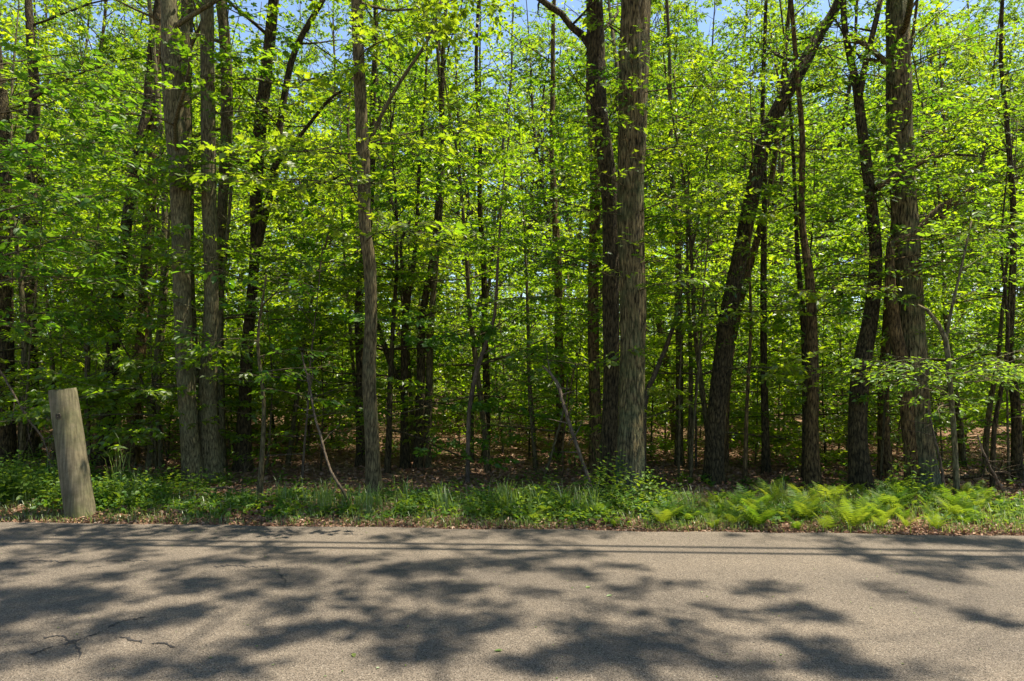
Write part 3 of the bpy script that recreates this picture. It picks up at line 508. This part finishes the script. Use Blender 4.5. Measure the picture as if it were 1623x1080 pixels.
for q, (x, y) in enumerate(scatter(75, 10.8, 22, .6)+scatter(120, 18, 44, .8, pw=1.1)+[(x+rgp.uniform(-1, 1)*r, y+rgp.uniform(-.8, .8)*r) for x, y, r in SUNNY for _ in range(int(r*2.6))]):
    place(saps[q % 3], x, y, rgp.uniform(.75, 1.25), rgp.uniform(0, 6.28), 'thin leafy sapling growing among the trunks inside the wood', 'sapling', 'thin saplings among the trunks')
# bare slender poles far back
rg = np.random.RandomState(77)
poles = []
for q in range(3):
    rt = empty('slender_tree', (0, 0, 0)); P = [np.array([0, 0, -.1])]; d = np.array([rg.normal(0, .06), rg.normal(0, .06), 1])
    for k in range(14): d = unit(d+np.array([*rg.normal(0, .05, 2), .06])); P.append(P[-1]+d*.75)
    P = catmull(P, .3); T = Tubes(); L = Leaves(); T.add(P, np.linspace(.07, .015, len(P)), 8, rg, .05, flare=.2)
    for k in range(14): ii = rg.randint(int(len(P)*.4), len(P)-1); spray(rg, T, L, P[ii], rg.uniform(0, 6.28), rg.uniform(.2, .8), rg.uniform(.7, 1.6), .012, .1, .2, 0, .9, .45)
    T.build('trunk', M[['darkbark', 'midb', 'redbark'][q]], rt); L.build('crown', DIAM, M['leaf'], rt); poles.append(rt)
for q, (x, y) in enumerate(scatter(26, 12.5, 38, .8)):
    place(poles[q % 3], x, y, rgp.uniform(.5, 1.5), rgp.uniform(0, 6.28), 'slender dark stem among many standing in the middle of the wood', 'tree', 'slender stems in the middle of the wood')
# the far edge of the wood as one mass
rg = np.random.RandomState(88); L = Leaves(); N0 = 140000
cy = rg.uniform(60, 85, 420); cx = rg.uniform(-1, 1, 420)*cy*.9; cz = rg.uniform(.5, 19, 420); cr = rg.uniform(2, 4, 420)
ci = rg.randint(0, 420, N0); dd = unit(rg.normal(0, 1, (N0, 3)))*rg.uniform(.5, 1, (N0, 1))*cr[ci][:, None]*[1, 1, .6]
P = np.stack([cx[ci], cy[ci], cz[ci]+2.0], -1)+dd
L.add(P, rg.normal(0, 1, (N0, 3)), np.array([0, 0, 1.])+rg.normal(0, .5, (N0, 3)), rg.uniform(.22, .42, N0), rg.beta(2, 2, N0))
o = L.build('far_wood', DIAM, M['leaf']); tag(o, 'hazy green foliage of the wood far behind the trunks', 'foliage', kind='stuff')

# trees on the near side of the road: out of the picture, they throw the dappled shade on the asphalt
def shade_tree(x, y, H, seed, limbs, clumps, label):
    """limbs: (height, azimuth in degrees from +Y, elevation, length) reach out over the road; leafy twig clumps sit along them"""
    rg = np.random.RandomState(seed); rt = empty('oak_tree', (x, y, ground(x, y))); o3 = np.array([x, y, 0])
    P = catmull([np.array([0, 0, -.2]), np.array([rg.normal(0, .1), .1, H*.4]), np.array([rg.normal(0, .3), .2, H*.75]), np.array([rg.normal(0, .4), .3, H])], .4)
    rad = .26*(1-.88*(P[:, 2]/H).clip(0, 1)); T = Tubes(); T.add(P, rad, 14, rg, .05, flare=.3); L = Leaves(); LP = [P[int(len(P)*.55):]]; LR = [rad[int(len(P)*.55):]]
    for (z, az, e, ln) in limbs:
        Q = [P[int(np.argmin(abs(P[:, 2]-z)))]]; a = R(az)
        for k in range(12): a += rg.normal(0, .09); e += rg.normal(0, .07); Q.append(Q[-1]+ln/12*np.array([math.sin(a)*math.cos(e), math.cos(a)*math.cos(e), math.sin(e)]))
        Q = catmull(Q, .3); r = np.linspace(.065, .012, len(Q)); T.add(Q, r, 8, rg, .04); LP.append(Q); LR.append(r)
    LP = np.concatenate(LP); LR = np.concatenate(LR)
    for c, s_ in sorted(clumps, key=lambda q: q[0][1]):                                  # every clump hangs on a branchlet of the nearest limb
        c = np.array(c)-o3; dd = np.linalg.norm(LP-c-[0, 0, -.5], axis=1); ii = int(np.argmin(dd)); p = LP[ii]
        m_ = (p+c)/2+rg.normal(0, .12, 3)+[0, 0, .15]; bp = catmull([p, m_, c], .25); T.add(bp, np.linspace(min(.02, LR[ii]*.7), .004, len(bp)), 4, cap=False)
        LP = np.concatenate([LP, bp[1:]]); LR = np.concatenate([LR, np.full(len(bp)-1, .010)])
        n = int(100*s_*s_/.06*rg.uniform(.8, 1.2)); q = unit(rg.normal(0, 1, (n, 3)))*(rg.rand(n, 1)**.45)*s_*np.array([1.15, .9, .55])
        D = unit(q+rg.normal(0, .12, (n, 3))); L.add(c+q, D, np.array([0, 0, 1.])+rg.normal(0, .35, (n, 3)), rg.uniform(.08, .14, n), rg.beta(2, 2, n))
    T.build('trunk', M['darkbark'], rt); L.build('crown', DIAM, M['leaf'], rt); tag(rt, label, 'tree'); return rt

# ---------------------------------------------------------------- timber post
def post():
    x, Y = foot(128, 818); b = np.array([x, Y, ground(x, Y)]); t = up(99, 619, Y)
    root = empty('timber_post', tuple(b)); root['category'] = 'post'; root['label'] = 'thick leaning weathered timber post cut flat on top at the roadside'
    rg = np.random.RandomState(3); n = 40; P = np.array([b+(t-b)*q for q in np.linspace(-.12, 1, n)]); rad = np.linspace(.153, .137, n)
    rad[-1] *= .97; sides = 36; V = []; a = np.arange(sides)/sides*2*PI
    ax = unit(t-b); u = unit(np.cross(ax, [0, 1, 0])); v = np.cross(ax, u); ph = rg.uniform(0, 6.28, 5)
    for q, p in enumerate(P):
        r = rad[q]*(1+.018*np.sin(3*a+ph[0]+q*.03)+.012*np.sin(5*a+ph[1]-q*.05)+.006*np.sin(13*a+ph[2])+.004*math.sin(q*.5))
        r = r-.045*np.exp(-((a-(.25+.12*math.sin(q*.22)))/.09)**2)*(q < n-4)            # long drying split down one side
        V.append(p+r[:, None]*(np.cos(a)[:, None]*u+np.sin(a)[:, None]*v))
    V = np.concatenate(V); i, j = np.meshgrid(np.arange(sides), np.arange(n-1)); k = (i+1) % sides
    Fq = np.stack([j*sides+i, j*sides+k, (j+1)*sides+k, (j+1)*sides+i], -1).reshape(-1, 4)
    o = mesh_obj('shaft', V, Fq, M['post'], root, smooth=True, origin=b); o.location = (0, 0, 0)
    rings = []; Fc = []                                                                     # sawn end, slightly dished
    for q, s_ in enumerate([1.0, .8, .5, .2]):
        r = rad[-1]*s_*(1+.01*np.sin(9*a)); rings.append(P[-1]+ax*(.010-.006*q+.004*np.sin(2*a))[:, None]*1.0+r[:, None]*(np.cos(a)[:, None]*u+np.sin(a)[:, None]*v))
    RV = np.concatenate([V[-sides:]]+rings); 
    for q in range(4):
        for w_ in range(sides): Fc.append((q*sides+w_, q*sides+(w_+1) % sides, (q+1)*sides+(w_+1) % sides, (q+1)*sides+w_))
    Fn = np.array([[4*sides+w_ for w_ in range(sides)]])
    o = mesh_obj('sawn_top', RV, [np.array(Fc), Fn], M['post'], root, smooth=False, origin=b); o.location = (0, 0, 0)
    # a knot on the road side
    kc = b+(t-b)*.80+np.array([.005, -.142, 0]); kn = Tubes()
    for r in (.013, .022, .034): kn.add(np.array([kc+[r*math.cos(q)*.8, .004*math.cos(2*q)-.001, r*math.sin(q)] for q in np.linspace(0, 2*PI, 17)]), .0035, 5, cap=False)
    o = kn.build('knot', M['crackwood'], root, origin=b); o.location = (0, 0, 0)
M['crackwood'] = plain('dark knot wood', (.045, .034, .020))
post()

# ---------------------------------------------------------------- fallen and dead wood
def stick(name, label, pts, seed, mat='twig', side=0, cat='branch', group=None):
    """pts: (px, py, depth, width px) from foot to tip"""
    rg = np.random.RandomState(seed); P = np.array([[*up(a, b, d), w_/F*d/2*.8] for a, b, d, w_ in pts]); P = catmull(P, .05)
    P[:, :3] += rg.normal(0, .003, (len(P), 3)); T = Tubes(); T.add(P[:, :3], np.maximum(P[:, 3], .0015), 7, rg, .06)
    for q in range(int(side*1.8)):
        ii = rg.randint(int(len(P)*.3), len(P)-1); d = unit(P[min(ii+1, len(P)-1), :3]-P[ii-1, :3]+rg.normal(0, .6, 3)); l_ = rg.uniform(.15, .5)
        Q = [P[ii, :3]]; 
        for k in range(5): d = unit(d+rg.normal(0, .15, 3)); Q.append(Q[-1]+d*l_/5)
        T.add(np.array(Q), np.linspace(P[ii, 3]*.5, .001, 6), 4); d2 = unit(d+rg.normal(0, .8, 3)); T.add(np.array([Q[3], Q[3]+d2*l_*.25, Q[3]+d2*l_*.45+rg.normal(0, .02, 3)]), [.0025, .002, .001], 3)
    o = T.build(name, M[mat], origin=P[0, :3]); tag(o, label, cat, group); return o
def fd(px, py): return foot(px, py)[1]
d1 = fd(948, 796)
stick('dead_branch', 'pale grey dead stem leaning left up from the foot of the oak pair', [(948, 798, d1, 9), (935, 765, d1, 8), (921, 725, d1+.1, 7), (905, 680, d1+.2, 7), (893, 640, d1+.3, 6), (884, 610, d1+.4, 7), (872, 592, d1+.5, 5), (860, 580, d1+.6, 4)], 1, side=7)
d1 = fd(560, 802)
stick('dead_branch', 'thin dead stem leaning left from the grass beside the lone slender trunk', [(560, 804, d1, 6), (535, 765, d1, 6), (520, 735, d1+.1, 5), (508, 690, d1+.2, 5), (499, 660, d1+.3, 4), (490, 610, d1+.5, 4), (478, 560, d1+.8, 3)], 2, side=6)
d1 = fd(330, 778)
stick('fallen_branch', 'pale fallen branch lying on the weeds right of the touching pale trunks', [(322, 776, d1, 4), (345, 773, d1-.1, 4), (365, 774, d1-.1, 4), (390, 782, d1-.3, 3), (418, 802, d1-.5, 3)], 3, side=8)
stick('fallen_branch', 'short thin twig crossing the verge below the touching pale trunks', [(342, 775, d1-.2, 3), (358, 784, d1-.3, 3), (372, 797, d1-.5, 3), (383, 808, d1-.6, 2)], 4, side=2)
d1 = 9.3
stick('dead_branch', 'long bare branch arching down at the left edge above the weeds', [(-10, 575, d1, 4), (8, 600, d1, 4), (30, 640, d1, 4), (50, 672, d1, 4), (65, 690, d1, 4), (74, 712, d1, 3), (82, 745, d1, 3)], 5, side=6)
d1 = fd(880, 760)
stick('dead_branch', 'slanting dead pole leaning right, left of the dead grey stem', [(858, 766, d1, 6), (868, 740, d1, 6), (880, 700, d1, 5), (893, 650, d1, 4), (900, 600, d1, 3)], 6, mat='midb', side=4)
stick('dead_branch', 'thin dead pole rising straight beside the dead grey stem', [(892, 758, d1, 4), (893, 700, d1, 4), (900, 640, d1, 3), (915, 560, d1, 3)], 7, mat='redbark', side=4)
d1 = 10.4
stick('fallen_log', 'slim fallen log resting level in the brush at the right edge', [(1470, 752, d1, 7), (1520, 757, d1, 7), (1570, 752, d1-.1, 6), (1630, 742, d1-.2, 5)], 8, mat='darkbark', side=7, cat='log')
d1 = 9.0
stick('dead_branch', 'leaning dead stick in the brush right of the ferns', [(1600, 800, d1, 6), (1580, 760, d1, 5), (1562, 725, d1, 4), (1550, 690, d1, 3)], 9, mat='twig', side=6)
stick('dead_branch', 'thin slanting dead stem left of the pale crooked sapling', [(1499, 785, 9.2, 6), (1490, 730, 9.3, 5), (1478, 680, 9.4, 4), (1470, 650, 9.5, 3)], 10, mat='twig', side=6)
d1 = fd(1068, 772)
stick('dead_branch', 'small white dead twig standing right of the foot of the thickest oak', [(1052, 774, d1, 3), (1050, 762, d1, 3), (1048, 750, d1, 2), (1042, 742, d1, 1.5)], 12, side=6)
# uprights behind the verge left: curved dead stem crossing the trunks
stick('dead_branch', 'dark thin branch bowed across the trunks left of the pale pair', [(150, 480, 11.5, 3), (190, 540, 11.3, 3), (235, 625, 11.2, 4), (258, 690, 11.2, 3), (266, 730, 11.2, 3)], 13, mat='darkbark', side=8)

# ---------------------------------------------------------------- ferns
def fern(seed, fn=11, hh=.55):
    rg = np.random.RandomState(seed); V = []; Fq = []; C = []; nv = 0
    for f in range(fn):
        az = f/fn*2*PI+rg.normal(0, .25); ln = hh*rg.uniform(.75, 1.3); e = rg.uniform(1.15, 1.45); P = [np.zeros(3)]; n = 17; cc = rg.beta(2, 2)
        for q in range(n):
            e -= rg.uniform(.04, .085)*(1.2 if q > n*.5 else .7)
            P.append(P[-1]+ln/n*np.array([math.sin(az)*math.cos(e), math.cos(az)*math.cos(e), math.sin(e)]))
        P = np.array(P); T = unit(np.gradient(P, axis=0)); sd = np.array([math.cos(az), -math.sin(az), 0]); up_ = np.cross(sd, T)
        for q in range(3, n+1):
            t = q/n; pl = ln*.30*math.sin(PI*min(1, (t*.86+.12)))**.8*(1.05-t*.25); wv = ln/n*.30
            for s_ in (-1, 1):
                d = unit(s_*sd*1.0+T[q]*.45-np.array([0, 0, .22])+rg.normal(0, .06, 3)); c = unit(T[q]+rg.normal(0, .05, 3))
                b = P[q]; V += [b-c*wv*.9, b+c*wv*.9, b+d*pl*.55+c*wv*.75, b+d*pl*.55-c*wv*.75, b+d*pl]
                Fq.append((nv, nv+1, nv+2, nv+3)); Fq.append((nv+3, nv+2, nv+4, nv+4)); C += [cc]*2; nv += 5
        for q in range(n):                                                                  # stalk
            V += [P[q]-sd*.0025, P[q]+sd*.0025, P[q+1]+sd*.002, P[q+1]-sd*.002]; Fq.append((nv, nv+1, nv+2, nv+3)); C.append(cc); nv += 4
    quads = [f for f in Fq if f[2] != f[3]]; tris = [f[:3] for f in Fq if f[2] == f[3]]
    cq = [c for f, c in zip(Fq, C) if f[2] != f[3]]; ct = [c for f, c in zip(Fq, C) if f[2] == f[3]]
    return mesh_obj('fern', V, [np.array(quads), np.array(tris)], M['fern'], attr=cq+ct)
fp = [fern(700+q, 7+q, .36+.05*q) for q in range(4)]
fused = set(); rg = np.random.RandomState(9); nf = 0; spots = []
while nf < 95:
    px = rg.uniform(1010, 1560) if rg.rand() < .9 else rg.uniform(760, 1010); py = rg.uniform(788, 842)
    x, Y = foot(px, py)
    if any((x-a)**2+(Y-b)**2 < .10**2*4 for a, b in spots) and rg.rand() < .75: continue
    if px < 1200 and py < 800: continue
    spots.append((x, Y)); p = fp[nf % 4]; o = p if p.name not in fused else p.copy()
    if p.name in fused: col.objects.link(o)
    fused.add(p.name); s_ = rg.uniform(.4, .95)*(.82 if px > 1150 else .65); o.location = (x, Y, ground(x, Y)-.01); o.scale = (s_, s_, s_); o.rotation_euler = (rg.normal(0, .1), rg.normal(0, .1), rg.uniform(0, 6.28))
    tag(o, 'green fern in the dense fern bed along the road edge at the right', 'fern', 'ferns along the road edge'); nf += 1

# ---------------------------------------------------------------- weeds, grass and dead leaves: uncountable
def dens_green(px):    # how thick the verge growth is along the picture
    return np.interp(px, [0, 120, 300, 360, 430, 560, 620, 760, 900, 1000, 1100, 1250, 1623], [1, .95, .85, .5, .4, .45, .75, .65, .85, .95, .6, .35, .45])
rg = np.random.RandomState(21); L = Leaves(); ST = Tubes()
def weed(x, y, h, ls, nlv, c):
    z = ground(x, y); lean = rg.normal(0, .16, 2); top = np.array([x+lean[0]*h, y+lean[1]*h, z+h])
    b = np.array([x, y, z]); mid = (b+top)/2+np.array([*rg.normal(0, .02, 2), 0])
    ST.add(np.array([b, mid, top]), [.003, .0025, .0015], 3, cap=False)
    t = np.linspace(.25, 1, nlv); p = b+(top-b)*t[:, None]; a = np.arange(nlv)*2.4+rg.uniform(0, 6.28); e = rg.normal(.15, .3, nlv)
    D = np.stack([np.sin(a)*np.cos(e), np.cos(a)*np.cos(e), np.sin(e)], -1)
    pet = rg.uniform(.01, .04, nlv)[:, None]
    L.add(p+D*pet, D, np.array([0, 0, 1.])+rg.normal(0, .3, (nlv, 3)), ls*np.linspace(1.15, .6, nlv)*rg.uniform(.8, 1.2, nlv), np.clip(c+rg.normal(0, .12, nlv), 0, 1))
n = 0
while n < 4200:
    px = rg.uniform(-60, 1680); py = HY+170+rg.rand()**.8*78; x, y = foot(px, py); d = y-edge_y(x)
    back = (.8 if px < 150 else .45) if px < 330 else (.30 if nz(x, y, .7, 6) > .05 else .05)
    if rg.rand() > dens_green(px)*smooth(.15, .55, d)*(1 if d < 1.75 else back)*np.clip(.15+2.6*(nz(x, y, 1.7, 1)+.22), .04, 1): n += .2; continue
    if px > 1200 and rg.rand() < .45: n += .2; continue
    ramp_h = smooth(.05, .9, d)
    tall = np.interp(px, [0, 110, 200, 280, 500, 900, 1000, 1100, 1623], [.36, .28, .16, .07, .06, .10, .17, .07, .07])
    weed(x, y, (.06+tall*ramp_h)*rg.uniform(.5, 1.25), rg.uniform(.035, .085)*(1+.3*ramp_h), rg.randint(5, 12), rg.beta(2, 2)); n += 1
# second thinner green patches on the forest floor
for _ in range(2600):
    y = 9.5+rg.rand()**1.4*16; x = rg.uniform(-1, 1)*.8*y
    if nz(x, y, .45, 4) < .08 or (y < 12 and abs(x) < 4 and rg.rand() < .8): continue
    weed(x, y, rg.uniform(.08, .3), rg.uniform(.06, .12), rg.randint(5, 10), rg.beta(2, 2))
# taller light-leaved herbs by the thickest oak and a few at the right
for px, py, h in [(930, 800, .55), (945, 806, .5), (960, 800, .8), (962, 805, .62), (978, 802, .5), (990, 805, .45), (1005, 808, .5), (1020, 804, .42), (1035, 810, .4), (870, 812, .4), (1440, 800, .65), (1447, 803, .5), (1410, 796, .45), (1418, 798, .38), (60, 800, .6), (40, 805, .65), (20, 800, .6), (75, 803, .55), (8, 808, .5), (225, 800, .4), (260, 795, .4), (290, 790, .35)]:
    for _ in range(3):
        x, y = foot(px+rg.normal(0, 5), py+rg.normal(0, 3)); weed(x, y, h*rg.uniform(.8, 1.15), .085, 13, .75)
g = L.build('ground_cover', OVATE, M['weed']); tag(g, 'low leafy weeds covering the verge and the floor of the wood', 'weeds', kind='stuff')
sp = ST.build('stems', M['weed'], g)
# grass
rg = np.random.RandomState(22); V = []; Fq = []; Ft = []; C = []; nv = 0
def blade(x, y, h, wd, c, bend):
    global nv
    z = ground(x, y); a = rg.uniform(0, 6.28); d = np.array([math.sin(a), math.cos(a), 0]); s_ = np.array([d[1], -d[0], 0])*wd; b = np.array([x, y, z])
    p1 = b+d*bend*h*.12+[0, 0, h*.45]; p2 = b+d*bend*h*.40+[0, 0, h*.8]; p3 = b+d*bend*h*.85+[0, 0, h*(.95 if bend < .6 else .75)]
    V.extend([b-s_, b+s_, p1+s_*.9, p1-s_*.9, p2+s_*.6, p2-s_*.6, p3]); Fq.extend([(nv, nv+1, nv+2, nv+3), (nv+3, nv+2, nv+4, nv+5)]); Ft.append((nv+5, nv+4, nv+6)); C.append(c); nv += 7
tufts = [(450, 800), (505, 808), (520, 803), (515, 810), (555, 812), (575, 812), (590, 815), (640, 800), (700, 812), (790, 808), (800, 800), (815, 812), (850, 815), (925, 818), (940, 816), (890, 812), (200, 800), (100, 800), (90, 770), (230, 775), (215, 790), (30, 800), (10, 780), (1235, 800), (1090, 818), (60, 790)]
for px, py in tufts:
    for _ in range(45):
        x, y = foot(px+rg.normal(0, 9), py+rg.normal(0, 3)); blade(x, y, rg.uniform(.15, .42), rg.uniform(.0025, .005), rg.uniform(.2, .8), rg.uniform(.2, 1.1))
for px, py, h in [(75, 775, .9), (182, 790, .75), (190, 785, 1.0), (178, 782, .85), (205, 780, .7), (55, 770, .75), (22, 790, .7), (120, 790, .5)]:
    for _ in range(5): x, y = foot(px+rg.normal(0, 5), py); blade(x, y, h*rg.uniform(.6, 1.1), .003, .6, rg.uniform(.2, .7))
n = 0
while n < 24000:
    px = rg.uniform(-60, 1680); py = rg.uniform(790, 849); x, y = foot(px, py); d = y-edge_y(x); n += 1
    if d < .03 or rg.rand() > .35+.9*nz(x, y, 1.6, 2)+.3: continue
    blade(x, y, rg.uniform(.03, .12)*(1+.8*smooth(.2, .8, d)), rg.uniform(.0015, .0035), rg.uniform(.2, 1), rg.uniform(.2, 1.3))
o = mesh_obj('grass', V, [np.array(Fq), np.array(Ft)], M['grass'], attr=np.concatenate([np.repeat(C, 2), C])); tag(o, 'short and tufted grass along the edge of the road', 'grass', kind='stuff')
# dead leaves
rg = np.random.RandomState(23); P = []; Sz = []
def litter(n, gen, s0, s1, lift=.012):
    Q = []
    for _ in range(n):
        x, y = gen(); Q.append((x, y, ground(x, y)+rg.uniform(.002, lift)))
    P.extend(Q); Sz.extend(rg.uniform(s0, s1, len(Q)))
def gen_verge():
    x = rg.uniform(-7, 7); return x, edge_y(x)+abs(rg.normal(.0, .22))-.02
def gen_floor():
    y = 7.6+rg.rand()**1.6*22; return rg.uniform(-1, 1)*(.8*y+.5), y
litter(10000, gen_verge, .02, .060, .03); litter(42000, gen_floor, .045, .10, .04)
P = np.array(P); a = rg.uniform(0, 6.28, len(P)); e = rg.normal(0, .35, len(P))
D = np.stack([np.cos(a)*np.cos(e), np.sin(a)*np.cos(e), np.sin(e)], -1); L = Leaves()
L.add(P, D, np.array([0, 0, 1.])+rg.normal(0, .35, (len(P), 3)), np.array(Sz), rg.beta(1.6, 1.6, len(P)))
CURL = (OVATE[0]*[1.15, 1, 3.0], OVATE[1])
o = L.build('leaf_litter', CURL, M['litter']); tag(o, 'brown and tan dead leaves lying over the forest floor and verge', 'dead leaves', kind='stuff')
# dead straw and twiglets on the gravelly verge
T = Tubes()
for _ in range(2600):
    x, y = gen_verge(); z = ground(x, y)+.012; a = rg.uniform(0, 6.28); l_ = rg.uniform(.04, .16); d = np.array([math.cos(a), math.sin(a), rg.normal(0, .12)])
    T.add(np.array([[x, y, z], [x, y, z]+d*l_*.5+[0, 0, .006], [x, y, z]+d*l_]), [.0018, .0016, .001], 3, cap=False)
o = T.build('dry_straw', M['twig']); tag(o, 'dry straw and tiny twigs strewn along the road edge', 'straw', kind='stuff')
# a few leaves and grit lying on the asphalt
L = Leaves(); Q = []
for _ in range(420):
    x = rg.uniform(-6.5, 6.5); y = rg.uniform(3, 6.9); Q.append((x, y, road_z(x, y)+.004))
for px, py in [(307, 842), (797, 1041), (970, 950), (928, 938), (1400, 853), (560, 1046)]:
    Y = EYE*F/(py-HY); x = (px-CX)/F*Y; Q.append((x, Y, road_z(x, Y)+.004))
Q = np.array(Q); a = rg.uniform(0, 6.28, len(Q)); sz = rg.uniform(.006, .020, len(Q)); sz[-6:] = .05
L.add(Q, np.stack([np.cos(a), np.sin(a), 0*a], -1), np.array([0, 0, 1.])+rg.normal(0, .15, (len(Q), 3)), sz, rg.uniform(.3, 1, len(Q)))
o = L.build('scattered_leaf_bits', OVATE, M['grass']); tag(o, 'tiny leaf bits scattered on the asphalt', 'leaf bits', kind='stuff')

# ---------------------------------------------------------------- overhead cables and their poles (their shadows cross the road)
k1, k2 = S.y/S.z, S.x/S.z
def cable(py, z, label):
    pts = []
    for X in np.linspace(-24, 24, 60):
        zz = z+.9*((X/24)**2); 
        Ys = EYE*F/(py-HY)-.050*(X-k2*zz); pts.append((X, Ys+k1*zz, zz))
    T = Tubes(); T.add(np.array(pts), .032, 6); o = T.build('overhead_cable', M['wire'], origin=pts[0]); tag(o, label, 'cable', 'overhead cables'); return pts
c1 = cable(866, 6.9, 'upper overhead cable that throws the farther of two thin shadow lines on the road'); c2 = cable(875, 6.5, 'lower overhead cable that throws the nearer of two thin shadow lines on the road')
for q, s_ in ((0, 'left'), (-1, 'right')):
    x, y, z = c1[q]; rt = empty('utility_pole', (x, y-.25, ground(x, y))); T = Tubes(); T.add(np.array([[0, 0, -.2], [0, 0, 4], [0, 0, 9.0]]), [.17, .15, .11], 14); T.build('shaft', M['post'], rt)
    T = Tubes()
    for zz in (c1[q][2], c2[q][2]): T.add(np.array([[0, 0, zz-.07], [0, .28, zz-.03], [0, .28, zz+.04]]), .03, 8)
    T.build('bracket', M['wire'], rt); tag(rt, 'wooden utility pole carrying two cables beyond the %s side of the picture' % s_, 'utility pole')
# shade-giving roadside trees: where their leaf clumps throw shade on the asphalt (x, y in half pixels, size)
SPOTS = [(x/2, 800+y/2, q) for x, y, q in [(120,85,1.5),(40,120,1.2),(330,95,1.5),(560,90,1.3),(760,85,1),(900,95,.7),(230,130,1.3),(380,135,1.2),(120,150,1.1),(640,120,.9),(800,140,1.5),(900,160,1.1),(60,185,1.1),(420,165,1),(700,190,.9),(960,180,.9),(1120,180,.8),(1230,110,1),(1330,100,.8),(60,300,1.3),(180,290,1.1),(290,245,1),(500,205,1.1),(590,255,1.3),(640,270,1.2),(330,305,.8),(240,330,.9),(760,300,.8),(870,235,1.5),(900,260,.9),(180,340,1.2),(100,330,1),(500,375,1.2),(400,390,1.1),(560,360,1),(620,350,.7),(900,350,.9),(1000,280,.6),(1060,295,.7),(1130,320,.9),(300,425,.8),(130,490,.9),(60,500,.7),(200,470,.8),(860,440,.8),(800,455,.7),(930,410,.9),(1020,410,.9),(1130,400,1.1),(1190,350,.7),(700,475,.9),(760,530,1),(400,530,.9),(500,540,.8),(1290,215,1.3),(1380,200,1.2),(1220,215,.8),(1330,275,1.1),(1500,190,1.1),(1600,200,1.2),(1420,320,.6),(1540,325,.7),(1590,360,.8),(1380,380,1),(1290,400,1.1),(1440,410,1.1),(1350,450,1.3),(1260,490,1.1),(1330,490,1),(1500,385,1),(1560,395,.7),(640,540,.8)]]
SPOTS += [(811+x/2, 800+y/2, q) for x, y, q in [(20,190,1),(100,170,1.1),(210,160,1),(150,215,.9),(220,235,.9),(300,200,.7),(380,205,.7),(60,285,.7),(130,290,.6),(340,290,1),(440,260,.8),(250,335,.9),(430,360,.7),(500,375,.7),(160,390,1),(270,440,1.3),(340,470,1.3),(420,460,1.1),(530,430,1.4),(480,480,1.3),(200,490,1),(230,400,.8),(690,365,.9),(620,335,.7),(750,285,.9),(810,270,.9),(870,335,.9),(930,365,1.1),(1010,375,.8),(1000,460,.8),(900,450,.7),(850,430,.6),(1050,540,1.1),(950,520,1),(990,500,.8),(1110,550,.9),(680,520,.9),(730,545,.9),(1330,545,.8),(120,530,.9),(60,520,1),(300,520,1),(400,545,1),(560,265,.6),(1200,110,1.5),(1300,110,1.6),(1400,115,1.6),(1500,120,1.6),(1600,135,1.6),(1060,150,1),(1120,170,1),(1200,190,1.1),(1280,160,1),(1350,200,1.1),(1450,185,1.3),(1550,195,1.4),(1620,180,1.3),(1280,225,.7),(1370,235,.9),(1430,250,.6),(1150,270,.7),(1210,290,.7),(1300,310,.5),(1040,120,.9),(1500,375,.9),(1570,390,.7),(1430,350,.6),(980,100,.8),(700,100,.5),(100,95,.7)]]
rg = np.random.RandomState(61); CL = [[], [], []]
SPOTS += [(rg.uniform(0, 800), rg.uniform(842, 1000), rg.uniform(.4, .75)) for _ in range(46)]+[(rg.uniform(-160, 0), rg.uniform(842, 1080), rg.uniform(.7, 1.3)) for _ in range(25)]
for px, py, q in SPOTS:
    Y = EYE*F/(py-HY); X = (px-CX)/F*Y; z = rg.uniform(10.0, 13.0)
    c = (X+k2*z, Y+k1*z, z); CL[0 if c[0] < 3.4 else (1 if c[0] < 7.2 else 2)].append((c, (.185 if px < 780 else .17)*q))
for _ in range(60):                                                                     # the crowns go on beyond what the picture shows of their shade
    X = rg.uniform(-9, 8); Y = rg.uniform(.2, 3.0); z = rg.uniform(10, 13); c = (X+k2*z, Y+k1*z, z); CL[0 if c[0] < 3.4 else (1 if c[0] < 7.2 else 2)].append((c, rg.uniform(.15, .28)))
shade_tree(1.0, -1.9, 15, 801, [(9.5, -30, .15, 8), (10, -5, .18, 9), (10.5, 18, .12, 8.5)], CL[0], 'roadside oak behind the viewer whose long limbs dapple the left of the road')
shade_tree(5.4, -2.3, 15, 802, [(9.8, -12, .15, 8.5), (10.3, 8, .15, 9)], CL[1], 'roadside oak behind the viewer whose limbs dapple the middle of the road')
shade_tree(9.6, -1.9, 15, 803, [(9.6, -10, .15, 8.5), (10, 10, .15, 9.5)], CL[2], 'roadside oak behind the viewer that shades the far right road edge')
print('objects', len(bpy.data.objects))
